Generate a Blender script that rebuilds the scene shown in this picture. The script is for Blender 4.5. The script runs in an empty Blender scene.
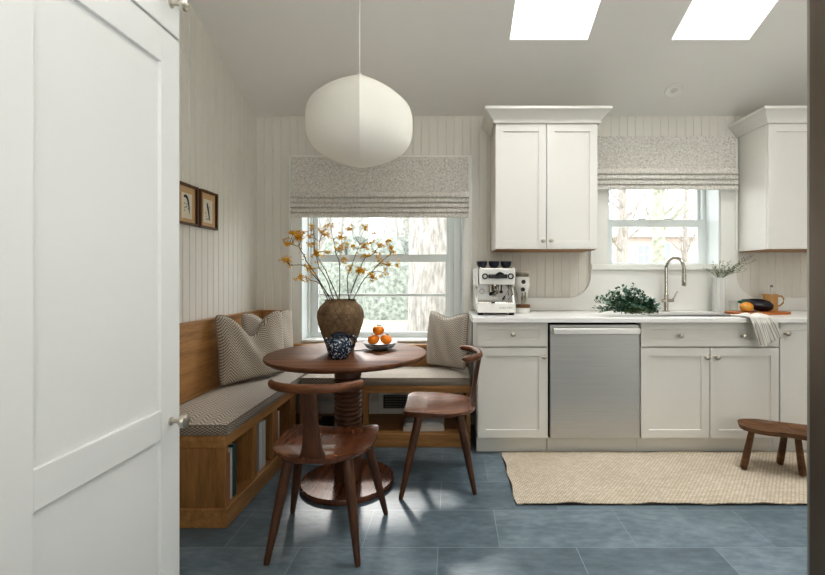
import bpy, bmesh, math, random
from mathutils import Vector, Matrix, Euler
PI = math.pi
rnd = random.Random(11)
scene = bpy.context.scene
COL = scene.collection

# ------------------------------------------------------------------ materials
def lin(h):
    h = h.lstrip('#')
    c = [int(h[i:i+2], 16)/255 for i in (0, 2, 4)]
    return tuple((x/12.92 if x <= .04045 else ((x+.055)/1.055)**2.4) for x in c) + (1,)

def new_mat(name):
    m = bpy.data.materials.new(name); m.use_nodes = True
    nt = m.node_tree; b = nt.nodes['Principled BSDF']
    return m, nt, b

def node(nt, typ, **kw):
    n = nt.nodes.new(typ)
    for k, v in kw.items():
        if k.startswith('i_'):
            key = k[2:]
            n.inputs[int(key) if key.isdigit() else key.replace('_', ' ')].default_value = v
        else:
            setattr(n, k, v)
    return n

def coords(nt, scale=(1, 1, 1), loc=(0, 0, 0), rot=(0, 0, 0), out='Object'):
    tc = nt.nodes.new('ShaderNodeTexCoord'); mp = nt.nodes.new('ShaderNodeMapping')
    mp.inputs['Scale'].default_value = scale
    mp.inputs['Location'].default_value = loc
    mp.inputs['Rotation'].default_value = rot
    nt.links.new(tc.outputs[out], mp.inputs['Vector'])
    return mp.outputs['Vector']

def ramp(nt, fac, stops):
    r = nt.nodes.new('ShaderNodeValToRGB')
    e = r.color_ramp.elements
    e[0].position, e[0].color = stops[0][0], stops[0][1]
    e[1].position, e[1].color = stops[-1][0], stops[-1][1]
    for p, c in stops[1:-1]:
        x = e.new(p); x.color = c
    nt.links.new(fac, r.inputs['Fac'])
    return r.outputs['Color']

def bump(nt, b, h, strength=.2, dist=.01):
    bp = node(nt, 'ShaderNodeBump'); bp.inputs['Strength'].default_value = strength
    bp.inputs['Distance'].default_value = dist
    nt.links.new(h, bp.inputs['Height']); nt.links.new(bp.outputs['Normal'], b.inputs['Normal'])

def noise(nt, vec, scale, detail=4, rough=.55):
    n = node(nt, 'ShaderNodeTexNoise'); n.inputs['Scale'].default_value = scale
    n.inputs['Detail'].default_value = detail; n.inputs['Roughness'].default_value = rough
    nt.links.new(vec, n.inputs['Vector'])
    return n.outputs['Fac']

def shade(c, k):
    return tuple(min(1, x*k) for x in c[:3]) + (1,)

def M(name, col, rough=.5, metal=0, var=.06, vs=6, bmp=0, bs=80, stretch=(1, 1, 1), spec=.5, coat=0, sheen=0, rvar=0):
    m, nt, b = new_mat(name)
    c = lin(col)
    v = coords(nt, stretch)
    f = noise(nt, v, vs)
    colr = ramp(nt, f, [(.3, shade(c, 1-var)), (.7, shade(c, 1+var))])
    nt.links.new(colr, b.inputs['Base Color'])
    b.inputs['Roughness'].default_value = rough
    b.inputs['Metallic'].default_value = metal
    b.inputs['Specular IOR Level'].default_value = spec
    b.inputs['Coat Weight'].default_value = coat
    b.inputs['Sheen Weight'].default_value = sheen
    if rvar:
        mr = node(nt, 'ShaderNodeMapRange'); mr.inputs['To Min'].default_value = rough-rvar; mr.inputs['To Max'].default_value = rough+rvar
        nt.links.new(f, mr.inputs['Value']); nt.links.new(mr.outputs['Result'], b.inputs['Roughness'])
    if bmp:
        bump(nt, b, noise(nt, v, bs), bmp)
    return m

def wood(name, light, dark, axis='x', rough=.4, scale=1.0, coat=0, spec=.5):
    m, nt, b = new_mat(name)
    s = {'x': (1.2, 14, 14), 'y': (14, 1.2, 14), 'z': (14, 14, 1.2)}[axis]
    v = coords(nt, tuple(k*scale for k in s))
    n1 = noise(nt, v, 1.6, 6, .6)
    n2 = noise(nt, coords(nt, tuple(k*scale*5 for k in s)), 2.2, 3, .6)
    mx = node(nt, 'ShaderNodeMath', operation='MULTIPLY_ADD'); mx.inputs[1].default_value = .35
    nt.links.new(n2, mx.inputs[0])
    m2 = node(nt, 'ShaderNodeMath', operation='MULTIPLY'); m2.inputs[1].default_value = .7
    nt.links.new(n1, m2.inputs[0]); nt.links.new(m2.outputs[0], mx.inputs[2])
    L, D = lin(light), lin(dark)
    mid = tuple((a+c)/2 for a, c in zip(L, D))
    nt.links.new(ramp(nt, mx.outputs[0], [(.34, D), (.5, mid), (.66, L)]), b.inputs['Base Color'])
    b.inputs['Roughness'].default_value = rough
    b.inputs['Coat Weight'].default_value = coat
    b.inputs['Specular IOR Level'].default_value = spec
    bump(nt, b, mx.outputs[0], .08, .004)
    return m

def chevron(name, light, dark, pitch=.05, stripe=.011, out='UV', amp=1.0, dashes=True):
    """woven chevron cloth: zigzag stripes broken into small stitches"""
    m, nt, b = new_mat(name)
    v = coords(nt, (1, 1, 1), out=out)
    sp = node(nt, 'ShaderNodeSeparateXYZ'); nt.links.new(v, sp.inputs[0])
    def mth(op, a, c=None):
        n = node(nt, 'ShaderNodeMath', operation=op)
        for i, q in enumerate((a, c)):
            if q is None: continue
            if isinstance(q, (int, float)): n.inputs[i].default_value = q
            else: nt.links.new(q, n.inputs[i])
        return n.outputs[0]
    tri = mth('PINGPONG', sp.outputs['X'], pitch)
    zz = mth('ADD', sp.outputs['Y'], mth('MULTIPLY', tri, amp))
    st = mth('PINGPONG', zz, stripe/2)
    a = mth('DIVIDE', st, stripe/2)
    d = mth('DIVIDE', mth('PINGPONG', sp.outputs['X'], .004), .004)
    wv = noise(nt, v, 160, 2)
    s = mth('ADD', mth('MULTIPLY', a, .65), mth('MULTIPLY', d, .2))
    s = mth('ADD', s, mth('MULTIPLY', wv, .3))
    nt.links.new(ramp(nt, s, [(.42, lin(dark)), (.72, lin(light))]), b.inputs['Base Color'])
    b.inputs['Roughness'].default_value = .9
    b.inputs['Specular IOR Level'].default_value = .15
    b.inputs['Sheen Weight'].default_value = .2
    bump(nt, b, s, .35, .003)
    return m

# ------------------------------------------------------------------ mesh builder
class MB:
    def __init__(s): s.v = []; s.f = []; s.uv = {}
    def add(s, vs, fs, mtx=None, uvs=None):
        n = len(s.v)
        s.v += [tuple(mtx @ Vector(p)) if mtx else tuple(p) for p in vs]
        for i, f in enumerate(fs):
            if uvs: s.uv[len(s.f)] = [uvs[k] for k in f]
            s.f.append(tuple(k+n for k in f))
        return s
    def box(s, x0, x1, y0, y1, z0, z1, mtx=None):
        vs = [(x, y, z) for x in (x0, x1) for y in (y0, y1) for z in (z0, z1)]
        return s.add(vs, [(0, 1, 3, 2), (4, 6, 7, 5), (0, 4, 5, 1), (2, 3, 7, 6), (0, 2, 6, 4), (1, 5, 7, 3)], mtx)
    def hexa(s, b, t):
        """4 bottom points, 4 top points in the same order"""
        return s.add(list(b)+list(t), [(3, 2, 1, 0), (4, 5, 6, 7), (0, 1, 5, 4), (1, 2, 6, 5), (2, 3, 7, 6), (3, 0, 4, 7)])
    def tube(s, pts, rads, n=10, cap=True, squash=None, up=(0, 0, 1)):
        pts = [Vector(p) for p in pts]
        if not hasattr(rads, '__len__'): rads = [rads]*len(pts)
        vs, fs = [], []
        upv = Vector(up)
        for i, p in enumerate(pts):
            t = (pts[min(i+1, len(pts)-1)] - pts[max(i-1, 0)]).normalized()
            u = upv if abs(t.dot(upv)) < .95 else Vector((1, 0, 0)) if abs(t.x) < .9 else Vector((0, 1, 0))
            a = t.cross(u).normalized(); c = a.cross(t).normalized()
            ra, rc = (rads[i], rads[i]) if squash is None else (rads[i]*squash[0], rads[i]*squash[1])
            for k in range(n):
                th = 2*PI*k/n
                vs.append(p + a*ra*math.cos(th) + c*rc*math.sin(th))
        for i in range(len(pts)-1):
            for k in range(n):
                fs.append((i*n+k, i*n+(k+1) % n, (i+1)*n+(k+1) % n, (i+1)*n+k))
        if cap:
            fs.append(tuple(range(n-1, -1, -1)))
            fs.append(tuple(range((len(pts)-1)*n, len(pts)*n)))
        return s.add(vs, fs)
    def lathe(s, prof, n=32, c=(0, 0, 0), axis='z', cap=True):
        vs, fs = [], []
        for r, z in prof:
            for k in range(n):
                th = 2*PI*k/n
                x, y = r*math.cos(th), r*math.sin(th)
                p = {'z': (x, y, z), '-y': (x, -z, y), 'x': (z, x, y), '-x': (-z, x, y)}[axis]
                vs.append((p[0]+c[0], p[1]+c[1], p[2]+c[2]))
        m = len(prof)
        for i in range(m-1):
            for k in range(n):
                fs.append((i*n+k, i*n+(k+1) % n, (i+1)*n+(k+1) % n, (i+1)*n+k))
        if cap:
            fs.append(tuple(range(n-1, -1, -1)))
            fs.append(tuple(range((m-1)*n, m*n)))
        return s.add(vs, fs)
    def prism(s, poly, axis, a, b):
        n = len(poly)
        def P(p, q):
            return {'x': (q, p[0], p[1]), 'y': (p[0], q, p[1]), 'z': (p[0], p[1], q)}[axis]
        vs = [P(p, a) for p in poly] + [P(p, b) for p in poly]
        fs = [tuple(range(n-1, -1, -1)), tuple(range(n, 2*n))] + [(i, (i+1) % n, n+(i+1) % n, n+i) for i in range(n)]
        return s.add(vs, fs)
    def grid(s, fn, nu, nv, uvfn=None, close_u=False):
        vs = [fn(i/nu, j/nv) for j in range(nv+1) for i in range(nu+1)]
        uvs = [uvfn(i/nu, j/nv) for j in range(nv+1) for i in range(nu+1)] if uvfn else None
        w = nu+1
        fs = [(j*w+i, j*w+i+1, (j+1)*w+i+1, (j+1)*w+i) for j in range(nv) for i in range(nu)]
        return s.add(vs, fs, None, uvs)
    def ball(s, c, r, nu=12, nv=8, sc=(1, 1, 1), mtx=None):
        prof = [(math.sin(PI*i/nv), -math.cos(PI*i/nv)) for i in range(nv+1)]
        vs, fs = [], []
        for q, z in prof:
            for k in range(nu):
                th = 2*PI*k/nu
                p = Vector((q*math.cos(th)*r*sc[0], q*math.sin(th)*r*sc[1], z*r*sc[2]))
                if mtx: p = mtx @ p
                vs.append(p + Vector(c))
        for i in range(nv):
            for k in range(nu):
                fs.append((i*nu+k, i*nu+(k+1) % nu, (i+1)*nu+(k+1) % nu, (i+1)*nu+k))
        return s.add(vs, fs)
    def obj(s, name, mat, parent=None, smooth=True, bevel=0, seg=2, sub=0, solid=0, world=True, loc=None, rot=None, recalc=True, angle=40, merge=True):
        off = Vector((0, 0, 0))
        if world and parent is not None:
            p = parent
            while p is not None: off += p.location; p = p.parent
        me = bpy.data.meshes.new(name)
        me.from_pydata([tuple(Vector(v)-off) for v in s.v], [], s.f)
        if s.uv:
            L = me.uv_layers.new(name='UVMap')
            for i, p in enumerate(me.polygons):
                if i in s.uv:
                    for k, li in enumerate(p.loop_indices): L.data[li].uv = s.uv[i][k]
        bm = bmesh.new(); bm.from_mesh(me)
        if merge: bmesh.ops.remove_doubles(bm, verts=bm.verts, dist=1e-6)
        if recalc: bmesh.ops.recalc_face_normals(bm, faces=bm.faces)
        bm.to_mesh(me); bm.free()
        if smooth:
            me.shade_smooth()
            me.set_sharp_from_angle(angle=math.radians(angle))
        me.materials.append(mat)
        o = bpy.data.objects.new(name, me); COL.objects.link(o)
        if parent is not None: o.parent = parent
        if loc: o.location = loc
        if rot: o.rotation_euler = rot
        if bevel:
            b = o.modifiers.new('bevel', 'BEVEL'); b.width = bevel; b.segments = seg; b.limit_method = 'ANGLE'; b.angle_limit = math.radians(50)
        if solid:
            q = o.modifiers.new('solid', 'SOLIDIFY'); q.thickness = solid; q.offset = 0
        if sub:
            q = o.modifiers.new('sub', 'SUBSURF'); q.levels = sub; q.render_levels = sub
        return o

def tag(o, label, cat, group=None):
    o['label'] = label; o['category'] = cat
    if group: o['group'] = group
    return o
def thing(name, label, cat, loc=(0, 0, 0), rz=0, group=None):
    o = bpy.data.objects.new(name, None); COL.objects.link(o)
    o.location = loc; o.rotation_euler = (0, 0, rz); o.empty_display_size = .05
    return tag(o, label, cat, group)
def structure(o): o['kind'] = 'structure'; return o
def struct_root(name, loc=(0, 0, 0)):
    o = bpy.data.objects.new(name, None); COL.objects.link(o); o.location = loc; o.empty_display_size = .05
    return structure(o)
def dup(root, loc=None, rz=None, label=None):
    r = root.copy(); COL.objects.link(r)
    if loc: r.location = loc
    if rz is not None: r.rotation_euler = (0, 0, rz)
    if label: r['label'] = label
    for ch in list(root.children):
        c = ch.copy(); COL.objects.link(c); c.parent = r
        for g in list(ch.children):
            d = g.copy(); COL.objects.link(d); d.parent = c
    return r
def smoothstep(a, b, x):
    t = max(0, min(1, (x-a)/(b-a))); return t*t*(3-2*t)

# ------------------------------------------------------------------ palette
m_wall = M('painted_beadboard', '#d8d5cd', .6, var=.02, vs=3)
m_ceil = M('ceiling_paint', '#e4e2dd', .8, var=.015, vs=2)
m_trim = M('white_trim_paint', '#e6e6e0', .45, var=.015)
m_vinyl = M('window_vinyl', '#d9dedd', .4, var=.015)
m_cab = M('cabinet_paint', '#e1dfd9', .42, var=.012, vs=3)
m_pantry = M('pantry_paint', '#dcdddb', .42, var=.012, vs=2)
m_gap = M('cabinet_shadow_interior', '#5a564f', .8)
m_quartz = M('white_quartz', '#f1f0ed', .22, var=.006, vs=9)
m_splash = M('backsplash_quartz', '#e4e4df', .28, var=.02, vs=4)
m_chrome = M('polished_nickel', '#bdb8ae', .16, 1, var=.03)
m_nickel = M('brushed_nickel', '#c9c3b8', .28, 1, var=.05)
m_steel = M('stainless_steel', '#cfcecb', .42, .85, var=.05, vs=2, stretch=(1, 1, 60), rvar=.04)
m_steel_l = M('light_stainless', '#eceae6', .38, .6, var=.03)
m_fridge = M('dark_stainless', '#7c7166', .42, .7, var=.06, vs=2, stretch=(40, 40, .6), rvar=.05)
m_fridge_edge = M('door_edge_steel', '#b9b4ac', .4, .6)
m_black = M('black_plastic', '#17181a', .38, var=.1)
m_dark = M('dark_void', '#1a1916', .9)
m_oak = wood('oak_board', '#c0925d', '#8b6136', 'y', .48)
m_oak_x = wood('oak_board_crosswise', '#ba8d58', '#865d34', 'x', .48)
m_oak_z = wood('oak_board_upright', '#b58752', '#7e5730', 'z', .48)
m_wal = wood('walnut', '#835639', '#3f2617', 'x', .4, spec=.4)
m_wal_y = wood('walnut_seat', '#804f35', '#402414', 'y', .27, coat=.35)
m_wal_z = wood('walnut_upright', '#68442e', '#352116', 'z', .38)
m_rustic = wood('old_stool_wood', '#7a5431', '#352011', 'x', .5, 1.3)
m_boardwood = wood('orange_cherry_wood', '#c0763c', '#8f4f22', 'x', .45)
m_white_gloss = M('white_enamel', '#e0dfda', .25, var=.015)
m_glass_rim = None

def glass_mat(name, tint='#ffffff', gloss=.08):
    m, nt, b = new_mat(name)
    nt.nodes.remove(b)
    out = nt.nodes['Material Output']
    t = node(nt, 'ShaderNodeBsdfTransparent'); t.inputs[0].default_value = lin(tint)
    g = node(nt, 'ShaderNodeBsdfGlossy'); g.inputs['Roughness'].default_value = .03
    fr = node(nt, 'ShaderNodeFresnel'); fr.inputs['IOR'].default_value = 1.45
    fr = node(nt, 'ShaderNodeLayerWeight'); fr.inputs['Blend'].default_value = .12
    ad = node(nt, 'ShaderNodeMath', operation='MULTIPLY'); ad.inputs[1].default_value = gloss/.08*.8
    nt.links.new(fr.outputs['Facing'], ad.inputs[0])
    mx = node(nt, 'ShaderNodeMixShader')
    nt.links.new(ad.outputs[0], mx.inputs[0]); nt.links.new(t.outputs[0], mx.inputs[1]); nt.links.new(g.outputs[0], mx.inputs[2])
    nt.links.new(mx.outputs[0], out.inputs['Surface'])
    return m
m_pane = glass_mat('window_glass')
m_tumbler = glass_mat('tumbler_glass', '#fbfcfb', .05)

def floor_mat():
    m, nt, b = new_mat('slate_tile')
    v = coords(nt, loc=(-.21, -1.64+.311*20, 0))
    br = node(nt, 'ShaderNodeTexBrick', offset=.448, offset_frequency=2)
    br.inputs['Scale'].default_value = 1; br.inputs['Brick Width'].default_value = .605; br.inputs['Row Height'].default_value = .311
    br.inputs['Mortar Size'].default_value = .0017; br.inputs['Mortar Smooth'].default_value = .1; br.inputs['Bias'].default_value = 0
    br.inputs['Color1'].default_value = (0, 0, 0, 1); br.inputs['Color2'].default_value = (1, 1, 1, 1); br.inputs['Mortar'].default_value = (.5, .5, .5, 1)
    nt.links.new(v, br.inputs['Vector'])
    n1 = noise(nt, coords(nt, (1, 1.6, 1)), 3.2, 8, .62)
    n2 = noise(nt, coords(nt, (1.5, 4, 1), rot=(0, 0, .5)), 9, 6, .6)
    mix = node(nt, 'ShaderNodeMath', operation='MULTIPLY_ADD'); mix.inputs[1].default_value = .55
    m2 = node(nt, 'ShaderNodeMath', operation='MULTIPLY'); m2.inputs[1].default_value = .45
    nt.links.new(n2, m2.inputs[0]); nt.links.new(n1, mix.inputs[0]); nt.links.new(m2.outputs[0], mix.inputs[2])
    t = node(nt, 'ShaderNodeMath', operation='MULTIPLY_ADD'); t.inputs[1].default_value = .16
    nt.links.new(br.outputs['Color'], t.inputs[0]); nt.links.new(mix.outputs[0], t.inputs[2])
    stone = ramp(nt, t.outputs[0], [(.36, lin('#4d5a62')), (.56, lin('#63727b')), (.8, lin('#8997a0'))])
    cm = node(nt, 'ShaderNodeMix', data_type='RGBA')
    nt.links.new(br.outputs['Fac'], cm.inputs['Factor'])
    nt.links.new(stone, cm.inputs['A']); cm.inputs['B'].default_value = lin('#8997a0')
    nt.links.new(cm.outputs['Result'], b.inputs['Base Color'])
    mr = node(nt, 'ShaderNodeMapRange'); mr.inputs['To Min'].default_value = .26; mr.inputs['To Max'].default_value = .46
    nt.links.new(mix.outputs[0], mr.inputs['Value']); nt.links.new(mr.outputs['Result'], b.inputs['Roughness'])
    bump(nt, b, mix.outputs[0], .12, .006)
    return m
m_floor = floor_mat()
# ------------------------------------------------------------------ room shell
XL, XR, YB, YF = -1.5625, 3.3, 3.565, -2.1      # left, right, back (window) wall, rear wall
def cz(y): return 2.472 + .375*(YB-max(y, 1.5))
PITCH, GRV, GD = .066, .008, .004

def bead_segments(a0, a1, cuts):
    segs, a = [], a0
    while a < a1-1e-6:
        e = min(a+PITCH, a1)
        f = max(a, min(e-GRV, e))
        if f > a: segs.append((a, f, 0, 0))
        mid = (f+e)/2
        if e > f:
            segs.append((f, mid, 0, GD)); segs.append((mid, e, GD, 0))
        a = e
    out = []
    for s0, s1, d0, d1 in segs:
        pts = [s0] + [c for c in cuts if s0+1e-6 < c < s1-1e-6] + [s1]
        for p, q in zip(pts, pts[1:]):
            k = lambda t: d0+(d1-d0)*(t-s0)/(s1-s0)
            out.append((p, q, k(p), k(q)))
    return out

def bead_wall(name, a0, a1, top, holes, P, thick):
    """boards run up the wall with a vee groove between each two; holes = (a0,a1,z0,z1)"""
    mb = MB()
    cuts = sorted({h[i] for h in holes for i in (0, 1)})
    for p, q, dp, dq in bead_segments(a0, a1, cuts):
        hs = sorted((h[2], h[3]) for h in holes if h[0] < (p+q)/2 < h[1])
        z, spans = 0.0, []
        for h0, h1 in hs: spans.append((z, h0)); z = h1
        spans.append((z, None))
        for z0, z1 in spans:
            zp, zq = (z1, z1) if z1 is not None else (top(p), top(q))
            mb.add([P(p, dp, z0), P(q, dq, z0), P(q, dq, zq), P(p, dp, zp)], [(0, 1, 2, 3)])
    xs = sorted({a0, a1, *cuts, *([a0+(a1-a0)*i/8 for i in range(9)] if not holes else [])})
    zs = sorted({0.0, *[h[i] for h in holes for i in (2, 3)]})
    for p, q in zip(xs, xs[1:]):
        for i, z0 in enumerate(zs):
            z1 = zs[i+1] if i+1 < len(zs) else None
            zc = (z0 + (z1 if z1 else z0+.1))/2
            if any(h[0] < (p+q)/2 < h[1] and h[2] < zc < h[3] for h in holes): continue
            zp, zq = (z1, z1) if z1 else (top(p), top(q))
            mb.hexa([P(p, .012, z0), P(q, .012, z0), P(q, thick, z0), P(p, thick, z0)], [P(p, .012, zp), P(q, .012, zq), P(q, thick, zq), P(p, thick, zp)])
    return structure(mb.obj(name, m_wall, recalc=False, smooth=False, merge=False))

W1 = (-1.21, .09, .655, 2.07)      # opening of the left window
W2 = (1.24, 2.139, 1.262, 2.22)    # opening of the sink window
bead_wall('wall_back', XL, XR, lambda a: 2.472, [W1, W2], lambda a, d, z: (a, YB+d, z), .22)
bead_wall('wall_left', YF, YB, lambda a: cz(a)+.02, [], lambda a, d, z: (XL-d, a, z), .15)
structure(MB().box(XR, XR+.15, YF-.1, YB+.2, 0, 3.4).obj('wall_right', m_wall, smooth=False))
structure(MB().box(XL-.15, XR+.15, YF-.15, YF, 0, 3.4).obj('wall_rear', m_wall, smooth=False))
structure(MB().box(XL-.15, XR+.15, YF-.1, YB+.2, -.08, 0).obj('floor', m_floor, smooth=False))

SKY = [(.374, .882), (1.424, 1.931)]
SY0, SY1 = 1.75, 2.893
mb = MB()
xs = sorted({XL-.15, XR+.15, *[x for s in SKY for x in s]}); ys = [1.5, SY0, SY1, YB+.2]
for a, b in zip(xs, xs[1:]):
    for c, d in zip(ys, ys[1:]):
        if (a, b) in SKY and (c, d) == (SY0, SY1): continue
        mb.hexa([(a, c, cz(c)), (b, c, cz(c)), (b, d, cz(d)), (a, d, cz(d))], [(a, c, cz(c)+.1), (b, c, cz(c)+.1), (b, d, cz(d)+.1), (a, d, cz(d)+.1)])
mb.box(XL-.15, XR+.15, YF-.1, 1.5, cz(0), cz(0)+.1)
structure(mb.obj('ceiling', m_ceil, smooth=False))

m_shaft = M('skylight_shaft_paint', '#f0f0ec', .7, var=.01)
for i, (a, b) in enumerate(SKY):
    w = struct_root(f'window_{i+3}', ((a+b)/2, (SY0+SY1)/2, cz(2.3)))
    H = .5; t = .02
    zt = lambda y: cz(y)+H
    def wallq(x0, x1, y0, y1):
        return [(x0, y0, cz(y0)+.001), (x1, y0, cz(y0)+.001), (x1, y1, cz(y1)+.001), (x0, y1, cz(y1)+.001)], [(x0, y0, zt(y0)), (x1, y0, zt(y0)), (x1, y1, zt(y1)), (x0, y1, zt(y1))]
    mb = MB()
    k = .003
    for q in ((a+k-t, a+k, SY0-t, SY1+t), (b-k, b-k+t, SY0-t, SY1+t), (a+k, b-k, SY0-t+k, SY0+k), (a+k, b-k, SY1-k, SY1+t-k)):
        mb.hexa(*wallq(*q))
    mb.obj('light_shaft', m_shaft, w, smooth=False)
    mb = MB(); e = .035
    for x0, x1, y0, y1 in ((a-t, a+e, SY0-t, SY1+t), (b-e, b+t, SY0-t, SY1+t), (a+e, b-e, SY0-t, SY0+e), (a+e, b-e, SY1-e, SY1+t)):
        mb.hexa([(x0, y0, zt(y0)), (x1, y0, zt(y0)), (x1, y1, zt(y1)), (x0, y1, zt(y1))], [(x0, y0, zt(y0)+.05), (x1, y0, zt(y0)+.05), (x1, y1, zt(y1)+.05), (x0, y1, zt(y1)+.05)])
    mb.obj('skylight_frame', m_trim, w, smooth=False)
    mb = MB(); x0, x1, y0, y1 = a+e, b-e, SY0+e, SY1-e
    mb.add([(x0, y0, zt(y0)+.03), (x1, y0, zt(y0)+.03), (x1, y1, zt(y1)+.03), (x0, y1, zt(y1)+.03)], [(0, 1, 2, 3)])
    mb.obj('pane', m_pane, w, smooth=False)

# ------------------------------------------------------------------ double hung windows
YW = 3.745
def rect_frame(mb, x0, x1, z0, z1, l, r, b, t, y0, y1):
    mb.box(x0, x0+l, y0, y1, z0, z1); mb.box(x1-r, x1, y0, y1, z0, z1)
    mb.box(x0+l, x1-r, y0, y1, z0, z0+b); mb.box(x0+l, x1-r, y0, y1, z1-t, z1)

def window(name, op, casing, sash, glass, rail, muntin, stool):
    """op: opening; casing: outer x0,x1,top; sash x0,x1,z0; glass x0,x1,z0; rail z0,z1"""
    w = struct_root(name, ((op[0]+op[1])/2, YB, op[2]))
    mb = MB()
    mb.box(casing[0], op[0], YB-.022, YB-.001, op[2]-.03, casing[2]); mb.box(op[1], casing[1], YB-.022, YB-.001, op[2]-.03, casing[2])
    mb.box(op[0], op[1], YB-.022, YB-.001, op[3], casing[2])
    mb.box(casing[0]-.006, casing[0]+.014, YB-.03, YB-.001, op[2]-.03, casing[2]); mb.box(casing[1]-.014, casing[1]+.006, YB-.03, YB-.001, op[2]-.03, casing[2])
    mb.obj('casing', m_trim, w, bevel=.003)
    mb = MB(); t = .012
    mb.box(op[0], op[0]+t, YB-.015, YW+.09, op[2], op[3]); mb.box(op[1]-t, op[1], YB-.015, YW+.09, op[2], op[3])
    mb.box(op[0]+t, op[1]-t, YB-.015, YW+.09, op[3]-t, op[3])
    mb.obj('jamb', m_vinyl, w, bevel=.002)
    mb = MB()       # vinyl liner with a stepped track each side
    mb.box(op[0]+t, sash[0], YW-.02, YW+.08, op[2], op[3]-t); mb.box(sash[1], op[1]-t, YW-.02, YW+.08, op[2], op[3]-t)
    mb.box(op[0]+t, sash[0]-.012, YW-.05, YW-.02, op[2], op[3]-t); mb.box(sash[1]+.03, op[1]-t, YW-.05, YW-.02, op[2], op[3]-t)
    mb.obj('track', m_vinyl, w, bevel=.002)
    mb = MB(); rect_frame(mb, sash[0], sash[1], sash[2], rail[1], glass[0]-sash[0], sash[1]-glass[1], glass[2]-sash[2], rail[1]-rail[0], YW-.022, YW+.012)
    if muntin:
        mb.box(glass[0], glass[1], YW-.012, YW+.004, muntin-.011, muntin+.011)
    for xx in ((glass[0]*.65+glass[1]*.35), (glass[0]*.35+glass[1]*.65)):
        mb.box(xx-.03, xx+.03, YW-.03, YW+.0, rail[1], rail[1]+.012)
    lower = mb.obj('sash', m_vinyl, w, bevel=.003)
    MB().add([(glass[0], YW-.004, glass[2]), (glass[1], YW-.004, glass[2]), (glass[1], YW-.004, rail[0]), (glass[0], YW-.004, rail[0])], [(0, 1, 2, 3)]).obj('pane', m_pane, lower, smooth=False)
    mb = MB(); y = YW+.035
    rect_frame(mb, sash[0], sash[1], rail[0]+.005, op[3]-t, glass[0]-sash[0]-.012, sash[1]-glass[1]-.012+.0, rail[1]-rail[0]-.01, .04, y-.02, y+.015)
    upper = mb.obj('sash', m_vinyl, w, bevel=.003)
    MB().add([(glass[0]-.012, y, rail[1]), (glass[1]+.012, y, rail[1]), (glass[1]+.012, y, op[3]-.05), (glass[0]-.012, y, op[3]-.05)], [(0, 1, 2, 3)]).obj('pane', m_pane, upper, smooth=False)
    mb = MB()
    mb.box(op[0], op[1], stool[0], YW+.09, op[2]-.001, sash[2]) if stool[2] else None
    mb.box(stool[3], stool[4], stool[0], YB-.001, stool[1], sash[2])
    mb.box(op[0]+t, op[1]-t, YB-.001, YW+.09, op[2], sash[2])
    mb.obj('window_stool', m_trim, w, bevel=.003)
    return w
window('window_1', W1, (-1.29, .152, 2.15), (-1.173, -.017, .677), (-1.122, -.055, .722), (1.308, 1.367), 1.03, (YB-.01, .66, False, W1[0], W1[1]))
window('window_2', W2, (1.106, 2.268, 2.29), (1.275, 2.095, 1.283), (1.338, 2.062, 1.302), (1.602, 1.661), None, (YB-.045, 1.238, False, 1.106, 2.268))

# ------------------------------------------------------------------ roman blinds
def blind_mat():
    m, nt, b = new_mat('roman_blind_linen')
    v = coords(nt)
    vo = node(nt, 'ShaderNodeTexVoronoi', feature='DISTANCE_TO_EDGE'); vo.inputs['Scale'].default_value = 150
    nt.links.new(v, vo.inputs['Vector'])
    n = noise(nt, v, 60, 2)
    a = node(nt, 'ShaderNodeMath', operation='MULTIPLY_ADD'); a.inputs[1].default_value = .25
    nt.links.new(n, a.inputs[0]); nt.links.new(vo.outputs['Distance'], a.inputs[2])
    nt.links.new(ramp(nt, a.outputs[0], [(.12, lin('#98938b')), (.3, lin('#e8e5de'))]), b.inputs['Base Color'])
    b.inputs['Roughness'].default_value = .95; b.inputs['Specular IOR Level'].default_value = .1
    b.inputs['Transmission Weight'].default_value = 0
    bump(nt, b, n, .2, .003)
    return m
m_blind = blind_mat()
def roman_blind(label, x0, x1, zt, zf, zb, n, y):
    t = thing('roman_blind', label, 'blind', ((x0+x1)/2, y, zb), group='patterned roman blinds')
    mb = MB(); mb.box(x0+.01, x1-.01, y+.012, YB-.031, zt-.04, zt-.004); mb.obj('headrail', m_trim, t, smooth=False)
    MB().box(x0, x1, y, y+.008, zf-.01, zt).obj('fabric_panel', m_blind, t, bevel=.002)
    h = (zf-zb)/n
    for k in range(n):
        z1 = zf - k*h; ins = .004*k/n
        prof = []
        for i in range(9):      # a soft pleat that hangs forward and tucks back under itself
            u = i/8
            prof.append((y - .004 - .030*u**.7, z1 + .004 - u*(h-.004)))
        prof += [(y-.033, z1-h-.005), (y-.027, z1-h-.008), (y-.016, z1-h-.004), (y-.008, z1-h*.8), (y+.004, z1-h*.7), (y+.004, z1)]
        MB().prism(prof, 'x', x0-.004+ins, x1+.004-ins).obj('fold', m_blind, t, angle=50)
    return t
roman_blind('wide roman blind gathered above the left window with the table in front', -1.262, .128, 2.13, 1.85, 1.655, 5, 3.505)
roman_blind('narrower roman blind gathered above the sink window between the upper cabinets', 1.108, 2.235, 2.292, 2.035, 1.872, 4, 3.505)

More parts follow.
